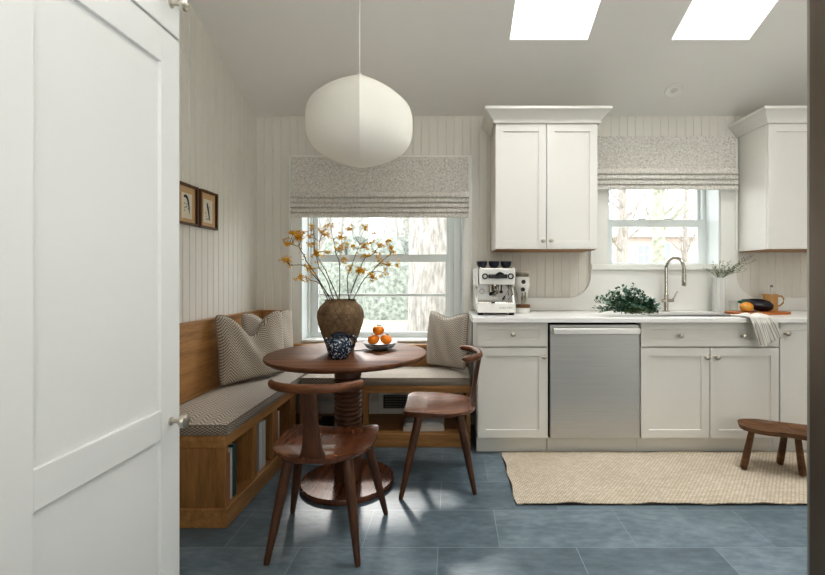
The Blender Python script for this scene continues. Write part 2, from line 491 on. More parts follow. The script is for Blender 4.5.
# ------------------------------------------------------------------ cabinets
def shaker(w, h, st, rails=(), t=.02, rec=.009, top=None, bot=None):
    """front at y=0 facing -y, x 0..w, z 0..h"""
    mb = MB(); top = top or st; bot = bot or st
    mb.box(0, st, 0, t, 0, h); mb.box(w-st, w, 0, t, 0, h)
    mb.box(st, w-st, 0, t, 0, bot); mb.box(st, w-st, 0, t, h-top, h)
    for a, b in rails: mb.box(st, w-st, 0, t, a, b)
    mb.box(st-.004, w-st+.004, rec, t-.003, bot-.004, h-top+.004)
    return mb
KNOB = [(.0, 0), (.0095, 0), (.0095, .003), (.005, .006), (.005, .018), (.009, .021), (.0155, .026), (.0165, .030), (.0145, .035), (.008, .038), (0, .039)]
def front(parent, name, x, z, w, h, st, mat, knobs=(), rails=(), y=0, top=None, bot=None, ks=1.0, kmat=None):
    d = shaker(w, h, st, rails, top=top, bot=bot).obj(name, mat, parent, bevel=.0015, world=False, loc=(x, y, z))
    for kx, kz in knobs:
        MB().lathe([(r*ks, q*ks) for r, q in KNOB], 20, (0, 0, 0), '-y', cap=False).obj('knob', kmat or m_nickel, d, world=False, loc=(kx-x, 0, kz-z))
    return d

YC = 2.955     # plane of the base cabinet fronts
def base_unit(name, label, cat, x0, x1):
    t = thing(name, label, cat, (x0, YC, 0))
    w = x1-x0
    mb = MB(); e = .018
    mb.box(0, e, .021, .605, .105, .88); mb.box(w-e, w, .021, .605, .105, .88)
    mb.box(e, w-e, .59, .605, .105, .88); mb.box(e, w-e, .021, .59, .105, .123)
    mb.box(e, w-e, .03, .04, .123, .87)
    mb.obj('carcass', m_cab, t, world=False)
    MB().box(0, w, .062, .08, .001, .104).obj('toe_kick', m_cab, t, world=False)
    return t
c1 = base_unit('base_cabinet', 'narrow cream base cabinet with one drawer and one door left of the dishwasher', 'cabinet', .166, .641)
front(c1, 'drawer', .006, .722, .462, .160, .054, m_cab, [(.237, .805)], top=.046, bot=.046)
front(c1, 'door', .006, .114, .462, .598, .054, m_cab, [(.441, .655)])
c2 = base_unit('sink_cabinet', 'wide cream sink cabinet with two doors right of the dishwasher', 'cabinet', 1.251, 2.174)
front(c2, 'drawer', .004, .722, .916, .160, .054, m_cab, [(.257, .796), (.676, .796)], top=.046, bot=.046)
front(c2, 'door', .004, .114, .4555, .598, .054, m_cab, [(.433, .652)])
front(c2, 'door', .4645, .114, .4555, .598, .054, m_cab, [(.498, .652)])
c3 = base_unit('base_cabinet', 'cream base cabinet with one tall door behind the wooden stool', 'cabinet', 2.176, 3.2)
front(c3, 'door', .004, .114, .5, .768, .054, m_cab, [(.037, .81)])
front(c3, 'door', .509, .114, .51, .768, .054, m_cab, [(.98, .81)])

# dishwasher
dw = thing('dishwasher', 'stainless steel dishwasher with a bar handle between the cream cabinets', 'dishwasher', (.646, YC, 0))
MB().box(.004, .598, .03, .58, .105, .872).obj('tub', m_dark, dw, world=False)
mb = MB(); mb.box(.006, .597, -.002, .028, .112, .81); mb.box(.006, .597, .006, .028, .812, .866)
mb.obj('door', m_steel, dw, world=False, bevel=.003)
mb = MB(); mb.box(.02, .592, -.04, -.016, .806, .846); mb.box(.045, .065, -.018, .008, .812, .84); mb.box(.545, .565, -.018, .008, .812, .84)
mb.obj('handle', m_steel_l, dw, world=False, bevel=.006, seg=3)
MB().box(.0, .603, .062, .08, .001, .104).obj('toe_kick', m_cab, dw, world=False)

# worktop with the cut-out for the sink
SX0, SX1, SYa, SYb = 1.37, 2.06, 3.022, 3.40
mb = MB(); z0, z1 = .8845, .914; cx0, cx1 = .135, 3.25; cy0, cy1 = 2.915, YB-.001
mb.box(cx0, cx1, cy0, SYa, z0+.01, z1); mb.box(cx0, cx1, SYb, cy1, z0+.01, z1)
mb.box(cx0, SX0, SYa, SYb, z0+.01, z1); mb.box(SX1, cx1, SYa, SYb, z0+.01, z1)
mb.box(cx0, cx1, cy0, cy0+.03, z0, z0+.01); mb.box(cx0, cx0+.03, cy0+.03, cy1, z0, z0+.01)
tag(mb.obj('countertop', m_quartz, bevel=.0015), 'long white quartz countertop across the base cabinets and dishwasher', 'countertop')
sk = thing('sink', 'undermounted steel sink sunk into the white countertop below the window', 'sink', ((SX0+SX1)/2, 3.2, .66))
mb = MB(); g = .004
mb.box(SX0-g-.02, SX0-g, SYa-.02, SYb+.02, .68, .893); mb.box(SX1+g, SX1+g+.02, SYa-.02, SYb+.02, .68, .893)
mb.box(SX0-g, SX1+g, SYa-.02, SYa-g, .68, .893); mb.box(SX0-g, SX1+g, SYb+g, SYb+.02, .68, .893); mb.box(SX0-g-.02, SX1+g+.02, SYa-.02, SYb+.02, .67, .68)
mb.obj('basin', m_steel, sk, bevel=.004)
MB().lathe([(0, .0), (.045, 0), (.045, .004), (.03, .005), (.028, .002), (0, .002)], 24, ((SX0+SX1)/2, 3.24, .68), cap=False).obj('drain', m_chrome, sk)

# backsplash: low upstand that sweeps up to the sink window
def arc(cx, cy, r, a0, a1, n=10):
    return [(cx+r*math.cos(math.radians(a0+(a1-a0)*i/n)), cy+r*math.sin(math.radians(a0+(a1-a0)*i/n))) for i in range(n+1)]
lz, hz, rr = 1.016, 1.236, .18
poly = [(.137, .9145), (3.25, .9145), (3.25, lz)] + arc(2.268+rr, lz+rr, rr, 270, 180)[0:] + [(2.268, hz), (1.106, hz)] + arc(1.106-rr, lz+rr, rr, 0, -90) + [(.137, lz)]
tag(MB().prism(poly, 'y', YB-.022, YB-.002).obj('backsplash', m_splash, bevel=.0015), 'white quartz backsplash with curved shoulders rising to the sink window', 'backsplash')

# wall cabinets
YU = 3.215
def wall_unit(label, x0, x1, z0, z1, doors, ret_r):
    t = thing('wall_cabinet', label, 'cabinet', (x0, YU, z0), group='cream upper cabinets')
    w = x1-x0; h = z1-z0
    mb = MB(); mb.box(0, w, .021, .347, .0, h+.02); mb.obj('carcass', m_cab, t, world=False, bevel=.002)
    MB().box(.012, w-.012, .03, .34, -.006, 0).obj('underside', m_oak_x, t, world=False)
    for (a, b, kx) in doors:
        front(t, 'door', a, .002, b-a, h-.004, .056, m_cab, [(kx, .06)] if kx is not None else [])
    # cove crown swept round the front and the free sides
    prof = [(0, h+.0), (.012, h+.0), (.014, h+.018), (.022, h+.03), (.047, h+.06), (.065, h+.075), (.077, h+.08), (.077, h+.098), (0, h+.098)]
    mb = MB(); n = len(prof); rings = []
    L, Rr = (1, 1 if ret_r else 0)
    for (sx, yb) in ((0, 1), (0, 0), (1, 0), (1, 1)):
        ring = []
        for d, z in prof:
            x = -d if sx == 0 else w + (d if Rr else 0)
            y = .347 if yb else .0 - d
            ring.append((x, y, z))
        rings.append(ring)
    vs = [p for r in rings for p in r]; fs = []
    for k in range(3):
        for i in range(n):
            fs.append((k*n+i, k*n+(i+1) % n, (k+1)*n+(i+1) % n, (k+1)*n+i))
    fs += [tuple(range(n)), tuple(range(3*n, 4*n))]
    mb.add(vs, fs).obj('crown_moulding', m_cab, t, world=False, angle=30)
    return t
wall_unit('cream upper cabinet with two doors above the espresso machine', .311, 1.055, 1.385, 2.293, [(.004, .370, .343), (.374, .740, .401)], True)
wall_unit('cream upper cabinet right of the sink window, partly hidden by the refrigerator', 2.283, 3.2, 1.385, 2.293, [(.004, .455, .42), (.459, .913, .5)], False)

# tall pantry on the left, close to the camera, facing +x
PX = -.7
pt = thing('pantry_cabinet', 'tall white shaker pantry cabinet close by on the left', 'cabinet', (PX, .2, 0), rz=PI/2)
Y0 = .2
mb = MB(); mb.box(0, 1.143-Y0, .021, .84, .0, 2.6); mb.obj('carcass', m_pantry, pt, world=False, bevel=.002)
ks = 1.08
front(pt, 'door', .672-Y0, .06, .472, 1.789-.06, .072, m_pantry, [(1.108-Y0, .829)], rails=[(.794-.06, .865-.06)], top=.082, bot=.09, ks=ks, kmat=m_nickel)
front(pt, 'door', .196-Y0, .06, .472, 1.789-.06, .072, m_pantry, [(.235-Y0, .829)], rails=[(.794-.06, .865-.06)], top=.082, bot=.09, ks=ks)
front(pt, 'door', .672-Y0, 1.797, .472, .78, .072, m_pantry, [(1.108-Y0, 1.868)], ks=ks)
front(pt, 'door', .196-Y0, 1.797, .472, .78, .072, m_pantry, [(.235-Y0, 1.868)], ks=ks)

# refrigerator on the right edge, facing -x
fr = thing('refrigerator', 'dark stainless refrigerator at the right edge of the picture', 'refrigerator', (.75, .5, 0))
MB().box(.82, 1.5, .04, .93, .02, 2.09).obj('body', m_black, fr)
MB().box(.752, .812, .03, .938, .03, 2.1).obj('door', m_fridge, fr, bevel=.004, seg=3)
MB().box(.7535, .812, .9385, .9445, .03, 2.1).obj('door_edge', m_fridge_edge, fr)
mb = MB(); mb.tube([(.71, .12, .9), (.71, .12, 1.6)], .012, 12); mb.tube([(.71, .12, .95), (.755, .12, .95)], .008, 8); mb.tube([(.71, .12, 1.55), (.755, .12, 1.55)], .008, 8)
mb.obj('handle', m_steel_l, fr)
for y in (.1, .85):
    MB().lathe([(.02, 0), (.02, .02)], 12, (1.0, y, 0)).obj('foot', m_black, fr)
    

# recessed ceiling light lying in the slope
cl = thing('ceiling_light', 'small round recessed light in the sloping white ceiling', 'light', (1.648, 3.303, cz(3.303)))
cl.rotation_euler = (-math.atan(.375), 0, 0)
MB().lathe([(.052, -.001), (.067, -.001), (.067, -.006), (.06, -.009), (.052, -.004)], 36).obj('trim_ring', m_trim, cl, world=False)
MB().lathe([(0, -.0012), (.052, -.0012), (.052, -.003), (.0, -.005)], 36, cap=False).obj('lens', M('frosted_lens', '#cfcdc6', .5), cl, world=False)

# pendant lantern
m_lant = M('lantern_fabric', '#f4f2ea', .85, var=.01, vs=3, spec=.1)
PXc, PYc, PZc = -.53, 2.55, 2.059
pl = thing('pendant_lamp', 'white creased globe pendant lamp hanging above the round table', 'lamp', (PXc, PYc, PZc))
mb = MB(); nu, nv = 96, 28
def pend(u, v):
    # four shallow-curved gores meeting in a crease that faces the room
    ph = 2*PI*u; th = PI*v
    k = (ph/(PI/2)) % 1.0
    q = 2*k-1
    flat = 1/ (abs(math.cos(ph-.205))+abs(math.sin(ph-.205)))      # diamond with crease at the axes
    rr = .42 + .58*flat
    r = max(0, 1-abs(math.cos(th))**(2.5 if math.cos(th) < 0 else 3.1))**(1/2.1)
    z = math.cos(th)
    z = math.copysign(abs(z)**1.0, z)
    return (PXc + .003 + .303*r*rr*math.cos(ph), PYc + .307*r*rr*math.sin(ph), PZc + .236*z*(1+.03*(1-abs(q))*0))
mb.grid(pend, nu, nv)
mb.obj('lamp_shade', m_lant, pl, angle=14)
MB().lathe([(.0, .224), (.03, .228), (.03, .236), (.012, .242), (.012, .29), (0, .29)], 20, (PXc, PYc, PZc), cap=False).obj('cap', m_trim, pl)
MB().tube([(PXc, PYc, PZc+.285), (PXc, PYc, cz(PYc)-.025)], .0035, 8).obj('cord', m_trim, pl)
MB().lathe([(0, -.03), (.05, -.03), (.055, -.001), (0, .012)], 24, (PXc, PYc, cz(PYc)-.012), cap=False).obj('ceiling_rose', m_trim, pl)

# framed prints on the left wall
m_frame = wood('dark_frame_wood', '#6a4728', '#38230f', 'z', .45)
m_mat = M('tan_picture_mat', '#c9a880', .8, var=.03)
m_paper = M('aged_print_paper', '#dcd4c2', .8, var=.05, vs=25)
m_ink = M('blue_black_ink', '#2b3a46', .7, var=.2, vs=60)
m_ink2 = M('grey_green_ink', '#8f9a90', .7, var=.2, vs=60)
def picture(label, y0, y1, z0, z1, kind):
    x = XL+.002
    t = thing('framed_print', label, 'picture', (x, (y0+y1)/2, z0), group='framed prints on the left wall')
    mb = MB(); e = .014
    for a, b, c, d in ((y0, y0+e, z0, z1), (y1-e, y1, z0, z1), (y0+e, y1-e, z0, z0+e), (y0+e, y1-e, z1-e, z1)):
        mb.box(x, x+.022, a, b, c, d)
    mb.obj('frame', m_frame, t, bevel=.002)
    MB().box(x, x+.008, y0+e, y1-e, z0+e, z1-e).obj('mat_board', m_mat, t)
    yc = (y0+y1)/2; w, h = (y1-y0)*.5, (z1-z0)*.62; zc = (z0+z1)/2-.008
    p = MB().box(x+.008, x+.009, yc-w/2, yc+w/2, zc-h/2, zc+h/2).obj('print', m_paper, t)
    mb = MB()
    if kind == 0:
        pts = [(-.30, .34), (-.12, .40), (.05, .30), (.16, .12), (.22, -.10), (.27, -.3)]; rad = [.05, .10, .085, .07, .05, .015]
    else:
        pts = [(-.10, .36), (-.05, .22), (.02, .05), (.09, -.12), (.14, -.28), (.2, -.4)]; rad = [.04, .1, .09, .075, .06, .02]
    for i in range(len(pts)-1):
        (a0, b0), (a1, b1) = pts[i], pts[i+1]; d = math.hypot((a1-a0)*w, (b1-b0)*h) or 1
        nx, nz = -(b1-b0)*h/d, (a1-a0)*w/d
        q = [(a0*w+nx*rad[i]*w, b0*h+nz*rad[i]*w), (a0*w-nx*rad[i]*w, b0*h-nz*rad[i]*w), (a1*w-nx*rad[i+1]*w, b1*h-nz*rad[i+1]*w), (a1*w+nx*rad[i+1]*w, b1*h+nz*rad[i+1]*w)]
        mb.add([(x+.0095, yc+a, zc+b) for a, b in q], [(0, 1, 2, 3)])
    mb.obj('ink_feather', m_ink, p, smooth=False)
    mb = MB()
    for k in range(7):
        a, b = rnd.uniform(-.35, .1), rnd.uniform(-.4, .15)
        mb.add([(x+.0093, yc+(a+i)*w, zc+(b+j)*h) for i, j in ((0, 0), (.12, .02), (.16, .08), (.02, .06))], [(0, 1, 2, 3)])
    mb.obj('ink_wash', m_ink2, p, smooth=False)
picture('left one of the two framed prints, dark plume curving over', 2.503, 2.706, 1.49, 1.727, 0)
picture('right one of the two framed prints, dark plume slanting down', 2.728, 2.931, 1.49, 1.727, 1)
# ------------------------------------------------------------------ built-in corner bench
BX = -1.075; BY = 3.088; YN = 2.11
WL = XL+.002; WB = YB-.002
b1 = thing('built_in_bench', 'oak built-in bench along the left wall with book cubbies in its side', 'bench', (-1.32, 2.8, 0), group='oak corner seating')
MB().box(WL, BX+.014, YN-.014, WB, .001, .09).obj('plinth', m_oak, b1, bevel=.003)
mb = MB(); mb.box(WL, BX, YN, YN+.026, .0905, .374); mb.obj('end_panel', m_oak_z, b1, bevel=.002)
MB().box(WL, BX+.004, YN-.004, WB, .405, .43).obj('seat_board', m_oak, b1, bevel=.003)
mb = MB(); mb.box(BX-.022, BX, YN+.0, BY, .375, .4045); mb.box(WL, BX-.022, YN, YN+.022, .375, .4045); mb.obj('top_rail', m_oak, b1, bevel=.002)
for a, b in ((2.392, 2.457), (2.664, 2.734), (2.97, 3.06)):
    MB().box(BX-.3, BX, a, b, .0905, .3745).obj('divider', m_oak_z, b1, bevel=.002)
MB().box(BX-.32, BX-.302, YN+.027, 3.06, .0905, .3745).obj('back_panel', m_oak, b1)
# tall back along the wall, turning the corner as far as the window casing
mb = MB(); mb.box(WL, -1.505, 1.2, WB, .4305, .902); mb.box(-1.505, -1.298, WB-.045, WB, .4305, .902); mb.obj('backrest', m_oak, b1, bevel=.002)
mb = MB(); mb.box(WL, -1.498, 1.2, WB, .9025, .92); mb.box(-1.498, -1.298, WB-.052, WB, .9025, .92); mb.obj('cap_rail', m_oak, b1, bevel=.003)

b2 = thing('built_in_bench', 'oak built-in bench under the left window with an open shelf below', 'bench', (-.45, 3.3, 0), group='oak corner seating')
x0, x1 = BX+.016, .13
MB().box(x0, x1, BY, WB, .001, .09).obj('plinth', m_oak_x, b2, bevel=.003)
MB().box(BX+.006, x1, BY-.004, WB, .405, .43).obj('seat_board', m_oak_x, b2, bevel=.003)
MB().box(x0, x1, BY, BY+.022, .378, .4045).obj('top_rail', m_oak_x, b2, bevel=.002)
MB().box(x0, x0+.04, BY, BY+.05, .0905, .3775).obj('post', m_oak_z, b2, bevel=.002)
MB().box(-.625, -.588, BY+.024, BY+.06, .0905, .3775).obj('post', m_oak_z, b2, bevel=.002)
MB().box(x1-.03, x1, BY+.024, WB-.02, .0905, .3775).obj('end_panel', m_oak_z, b2, bevel=.002)
mb = MB(); mb.box(-1.296, x1, WB-.045, WB-.012, .4305, .628); mb.obj('backrest', m_oak_x, b2, bevel=.002)
MB().box(-1.296, x1+.003, WB-.075, WB-.024, .629, .653).obj('cap_rail', m_oak_x, b2, bevel=.003)
structure(MB().box(x0, x1-.03, WB-.018, WB-.001, .0905, .20).obj('baseboard_back', m_trim, bevel=.004))
# air register set low in the wall behind the bench
vt = thing('wall_vent', 'white metal wall vent under the window bench with a dark grid', 'vent', (-.455, WB-.02, .12))
mb = MB(); yv = WB-.026
rect_frame(mb, -.585, -.325, .105, .275, .035, .035, .032, .032, yv, yv+.006); mb.obj('frame', m_trim, vt, bevel=.002)
mb = MB()
for k in range(9): x = -.545+k*.0225; mb.box(x-.003, x+.003, yv+.001, yv+.005, .138, .242)
for k in range(5): z = .15+k*.02; mb.box(-.55, -.36, yv+.001, yv+.005, z-.003, z+.003)
mb.obj('grille', M('grey_register_metal', '#8d8b86', .5), vt, smooth=False)
MB().box(-.55, -.36, yv+.0055, yv+.0065, .137, .243).obj('duct', m_dark, vt, smooth=False)
fg = thing('floor_grate', 'black slatted grate lying inside the window bench behind the table column', 'grate', (-.84, 3.3, .0905))
mb = MB(); mb.box(-1.0, -.66, 3.17, 3.19, .0905, .105); mb.box(-1.0, -.66, 3.43, 3.45, .0905, .105); mb.box(-1.01, -.66, 3.17, 3.45, .0905, .0925); mb.obj('rim', m_black, fg)
mb = MB()
for k in range(12): x = -.99+k*.029; mb.box(x, x+.012, 3.19, 3.43, .0935, .104)
mb.obj('slats', m_black, fg, smooth=False); fg.children[-1].name = 'slat'

# ------------------------------------------------------------------ seat cushions
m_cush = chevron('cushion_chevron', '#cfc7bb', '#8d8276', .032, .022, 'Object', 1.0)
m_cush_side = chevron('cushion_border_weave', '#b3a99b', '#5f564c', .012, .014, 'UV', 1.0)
m_pipe = M('cushion_piping', '#8b8175', .9, var=.15, vs=90)
def cushion(name, label, x0, x1, y0, y1, z0, z1, front_edge):
    t = thing(name, label, 'cushion', ((x0+x1)/2, (y0+y1)/2, z0), group='bench seat cushions')
    mb = MB(); nx, ny = max(6, int((x1-x0)/.05)), max(6, int((y1-y0)/.05)); cr = .02
    def top(u, v):
        x = x0+(x1-x0)*u; y = y0+(y1-y0)*v
        d = min(u*(x1-x0), (1-u)*(x1-x0), v*(y1-y0), (1-v)*(y1-y0))
        k = smoothstep(0, .10, d)
        wob = .003*math.sin(9*x+2)*math.cos(7*y)
        return (x, y, z1 - .006 + (cr+wob)*k)
    mb.grid(top, nx, ny)
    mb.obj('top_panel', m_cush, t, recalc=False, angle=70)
    mb = MB(); per = [(x0, y0), (x1, y0), (x1, y1), (x0, y1), (x0, y0)]
    dist = 0
    for (a, b), (c, d) in zip(per, per[1:]):
        L = math.hypot(c-a, d-b); n = max(2, int(L/.06)); ox, oy = (d-b)/L, -(c-a)/L; s = dist
        def side(u, v, a=a, b=b, c=c, d=d, ox=ox, oy=oy, L=L):
            bul = .008*math.sin(PI*v)*min(1, 8*u, 8*(1-u))
            return (a+(c-a)*u+ox*bul, b+(d-b)*u+oy*bul, z0+(z1-.006-z0)*v)
        mb.grid(side, n, 4, lambda u, v, s=s, L=L: (s+u*L, v*(z1-z0)))
        dist += L
    mb.add([(x0, y0, z0), (x1, y0, z0), (x1, y1, z0), (x0, y1, z0)], [(0, 3, 2, 1)])
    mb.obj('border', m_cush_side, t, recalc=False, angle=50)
    mb = MB()
    for z in (z0+.004, z1-.006):
        mb.tube([(x0, y0, z), (x1, y0, z), (x1, y1, z), (x0, y1, z), (x0, y0, z)], .0045, 6)
    mb.obj('piping', m_pipe, t)
    return t
cushion('seat_cushion', 'long chevron seat cushion on the left wall bench', -1.495, BX+.006, YN+.004, 3.505, .4315, .485, 'x')
cushion('seat_cushion', 'chevron seat cushion on the bench under the left window', BX+.026, .122, BY-.002, 3.485, .4315, .485, 'y')

# ------------------------------------------------------------------ throw pillows
m_pil = chevron('pillow_herringbone', '#c5bcae', '#82776b', .04, .019, 'UV', 1.2)
m_pil2 = chevron('pillow_weave_light', '#c8c0b4', '#8d8377', .02, .016, 'UV', 1.0)
def pillow(label, base, width, height, yaw, lean, thick, chop, chopw, mat, twist=0):
    """stands on its lower edge; local x along the edge, front towards -y"""
    t = thing('throw_pillow', label, 'pillow', base, rz=yaw, group='throw pillows on the bench')
    N = 28
    def outline(u, v):
        a, b = 2*u-1, 2*v-1
        x = a*width/2*(1-.05*(1-b*b)-.05*a**8*b**8); z = b*height/2*(1-.05*(1-a*a)-.05*a**8*b**8)
        z -= chop*math.exp(-(a/chopw)**2)*max(0, (b+1)/2)**1.7
        x += .0
        return a, b, x, z
    def side(s):
        def fn(u, v):
            a, b, x, z = outline(u, v)
            d = max(0, (1-a**2)*(1-b**2))**.33
            d *= 1 - .55*math.exp(-(a/(chopw*.7))**2)*max(0, b)**1.2*(1 if chop > .05 else 0)
            y = s*thick/2*d + .006*math.sin(9*a+4*b)*d
            zz = z+height/2
            return (x, y + zz*math.tan(lean), zz)
        return fn
    uv = lambda u, v: ((u-.5)*width+1, (v-.5)*height+1 - chop*.5*math.exp(-((2*u-1)/chopw)**2)*v*v)
    mb = MB(); mb.grid(side(-1), N, N, uv); mb.grid(lambda u, v: side(1)(1-u, v), N, N, uv)
    mb.obj('cover', mat, t, world=False, angle=180)
    mb = MB(); pts = []
    for i in range(N): pts.append(outline(i/N, 0))
    for i in range(N): pts.append(outline(1, i/N))
    for i in range(N): pts.append(outline(1-i/N, 1))
    for i in range(N): pts.append(outline(0, 1-i/N))
    pts.append(pts[0])
    mb.tube([(p[2]*.998, (p[3]+height/2)*math.tan(lean), p[3]+height/2) for p in pts], .003, 6)
    mb.obj('seam', mat, t, world=False)
    return t
yaw1 = math.atan2(.854, .52)
pillow('large herringbone pillow with a deep chop, nearest on the left bench', (-1.30, 2.94, .507), .49, .445, yaw1, .13, .15, .15, .42, m_pil)
pillow('grey woven pillow tucked in the corner behind the chopped pillow', (-1.315, 3.235, .507), .43, .43, yaw1+.03, .10, .12, .07, .4, m_pil2)
pillow('woven pillow on the right end of the window bench beside the base cabinet', (-.048, 3.325, .507), .37, .415, math.radians(-36), .10, .14, .035, .5, m_pil2)

# ------------------------------------------------------------------ books
def book(label, group, w, h, d, cover, loc, rot):
    """upright: spine at y=0 facing -y, w thick (x), d deep (y), h tall (z)"""
    t = thing('book', label, 'book', loc, group=group); t.rotation_euler = rot
    mb = MB(); c = .002
    mb.box(0, c, 0, d, 0, h); mb.box(w-c, w, 0, d, 0, h); mb.box(c, w-c, 0, c, 0, h)
    mb.obj('cover', cover, t, world=False, smooth=False)
    MB().box(c, w-c, c, d-.004, .003, h-.003).obj('pages', m_pages, t, world=False, smooth=False)
    return t
m_pages = M('book_pages', '#d9d1be', .9, var=.05, vs=60)
BK = {k: M('book_cover_'+k, v, .55, var=.04, vs=20) for k, v in dict(pink='#a7766c', white='#d5d3cd', teal='#3f5a58', grey='#a9adae', cream='#cfc9ba', red='#8e4a40', blue='#7c8b93', pale='#c3c6c6').items()}
# spines face +x: turn -y to +x
def shelf_books(rows):
    for lab, y, w, h, c, lean in rows:
        book(lab, 'books in the bench cubbies', w, h, .2, BK[c], (BX-.012, y, .0915), (0, lean, PI/2))
shelf_books([
    ('pink spined book, first in the nearest cubby of the left bench', 2.160, .018, .235, 'pink', 0),
    ('white spined book between the pink and teal ones in the nearest cubby', 2.186, .016, .25, 'white', 0),
    ('dark teal spined book, last in the nearest cubby of the left bench', 2.212, .03, .26, 'teal', 0),
    ('pale blue-grey book, first in the middle cubby', 2.475, .032, .262, 'blue', 0),
    ('white book in the middle of the middle cubby', 2.512, .038, .27, 'white', 0),
    ('pale grey book, last in the middle cubby', 2.555, .04, .262, 'pale', 0),
    ('red spined book in the farthest cubby of the left bench', 2.752, .022, .26, 'red', 0),
    ('cream spined book beside the red one in the farthest cubby', 2.778, .026, .25, 'cream', 0)])
def flat_book(lab, x, y, z, w, h, d, c, rz):
    # lying on its side, spine towards the room
    t = book(lab, 'books lying under the window bench', w, h, d, BK[c], (x, y, z), (0, PI/2, 0))
    t.rotation_euler = (Euler((0, 0, rz)).to_matrix() @ Euler((0, PI/2, 0)).to_matrix()).to_euler()
flat_book('white book lying at the bottom of the stack under the window bench', -.345, 3.145, .0915+.034, .034, .29, .2, 'white', .02)
flat_book('thinner grey book lying on top of the white one under the window bench', -.325, 3.15, .0915+.034+.001+.02, .02, .25, .18, 'pale', -.03)

# ------------------------------------------------------------------ round pedestal table
TX, TY, TZ = -.598, 2.56, .75
tb = thing('dining_table', 'round walnut pedestal table with a ribbed column', 'table', (TX, TY, 0))
MB().lathe([(0, TZ-.028), (.436, TZ-.028), (.449, TZ-.018), (.452, TZ-.008), (.450, TZ-.002), (.446, TZ), (0, TZ)], 96, (TX, TY, 0), cap=False).obj('tabletop', m_wal, tb)
prof = [(0, .031), (.076, .031), (.076, .235)]
z = .24
while z < .585:
    prof += [(.068, z), (.074, z+.004), (.0785, z+.010), (.0795, z+.0133), (.0785, z+.0166), (.074, z+.0225), (.068, z+.0265)]; z += .0265
prof += [(.076, z+.004), (.076, TZ-.04), (.0, TZ-.04)]
MB().lathe(prof, 40, (TX, TY, 0), cap=False).obj('column', m_wal_z, tb)
MB().lathe([(0, TZ-.04), (.16, TZ-.04), (.18, TZ-.0285), (0, TZ-.0285)], 40, (TX, TY, 0), cap=False).obj('mounting_plate', m_wal, tb)
MB().lathe([(0, .001), (.258, .001), (.262, .006), (.262, .026), (.258, .031), (0, .031)], 80, (TX, TY, 0), cap=False).obj('base', m_wal_y, tb)

# ------------------------------------------------------------------ walnut chairs (front towards +y)
def make_chair(label, loc, rz):
    t = thing('dining_chair', label, 'chair', loc, rz, 'walnut dining chairs')
    # dished shield-shaped seat
    fr, bk = .192, -.218
    def halfw(s):        # s: 0 back .. 1 front
        y = bk+(fr-bk)*s
        if s < .5: return .222*math.sin(PI/2*min(1, (s/.5)**.62))**.8*.99+.002
        return .222 - .018*((s-.5)/.5)**2
    def pt(u, s, dz):
        a = 2*u-1
        w = halfw(s); y = bk+(fr-bk)*s
        rc = max(0, abs(a)-.8)/.2
        yy = y - (.03*rc**2*smoothstep(.8, 1, s))
        side = abs(a)**3
        z = .445 - .016*(1-a*a)*smoothstep(.05, .5, s)*(1-.7*smoothstep(.75, 1, s)) + .012*side*smoothstep(.3, .9, s)
        return (a*w, yy, z+dz)
    mb = MB(); N = 26
    ss = lambda v: v**1.3
    mb.grid(lambda u, v: pt(u, ss(v), 0), N, N)
    def under(u, v):
        a = 2*u-1
        x, y, z = pt(u, ss(v), 0)
        e = max(abs(a), abs(2*v-1))**6
        return (x*.985, y*.985, .445-.036 + .020*e)
    n0 = len(mb.v); mb.grid(under, N, N)
    W = N+1
    loop = [i for i in range(W)] + [j*W+N for j in range(1, W)] + [N*W+i for i in range(N-1, -1, -1)] + [j*W for j in range(N-1, 0, -1)]
    m = len(loop)
    mb.f += [(loop[i], loop[(i+1) % m], n0+loop[(i+1) % m], n0+loop[i]) for i in range(m)]
    mb.obj('seat', m_wal_y, t, world=False, angle=40)
    for sx in (-1, 1):
        for (tx, ty, fx, fy) in ((.155*sx, .105, .236*sx, .20), (.125*sx, -.115, .19*sx, -.2)):
            P = [Vector((tx, ty, .425)).lerp(Vector((fx, fy, .001)), k) for k in (0, .15, .4, .7, .97, 1)]
            MB().tube(P, [.0215, .0225, .0215, .0175, .0125, .0105], 14).obj('leg', m_wal_z, t, world=False)
    # flat splat flaring where it meets the seat
    prof = [(.425, .062, -.190), (.445, .056, -.193), (.47, .045, -.197), (.51, .0375, -.203), (.58, .032, -.213), (.66, .031, -.227), (.725, .033, -.239)]
    mb = MB(); vs, fs = [], []
    for z, w, y in prof:
        for k in range(16):
            th = 2*PI*k/16; c, s_ = math.cos(th), math.sin(th)
            vs.append((w*math.copysign(abs(c)**.45, c), y+.0125*math.copysign(abs(s_)**.6, s_), z))
    for i in range(len(prof)-1):
        for k in range(16): fs.append((i*16+k, i*16+(k+1) % 16, (i+1)*16+(k+1) % 16, (i+1)*16+k))
    fs += [tuple(range(16)), tuple(range((len(prof)-1)*16, len(prof)*16))]
    mb.add(vs, fs).obj('splat', m_wal_z, t, world=False)
    # bowed top rail with rounded horn ends
    P, Rr = [], []
    n = 28
    for i in range(n+1):
        q = -1+2*i/n
        P.append((.2*math.sin(q*1.35)/math.sin(1.35), -.243+.115*q*q - .0*abs(q), .735+.004*q*q))
        Rr.append(.0185*(1 - .12*q*q)*(max(0, 1-abs(q)**18))**.5+.0005)
    MB().tube(P, Rr, 14, squash=(.8, 1.02)).obj('top_rail', m_wal, t, world=False, angle=60)
    return t
ch = make_chair('walnut chair seen from behind in front of the round table', (-.571, 2.03, 0), math.radians(-1.5))
c_b = dup(ch, (-.078, 2.61, 0), math.radians(91), 'walnut chair turned to the left, between the table and the base cabinet')

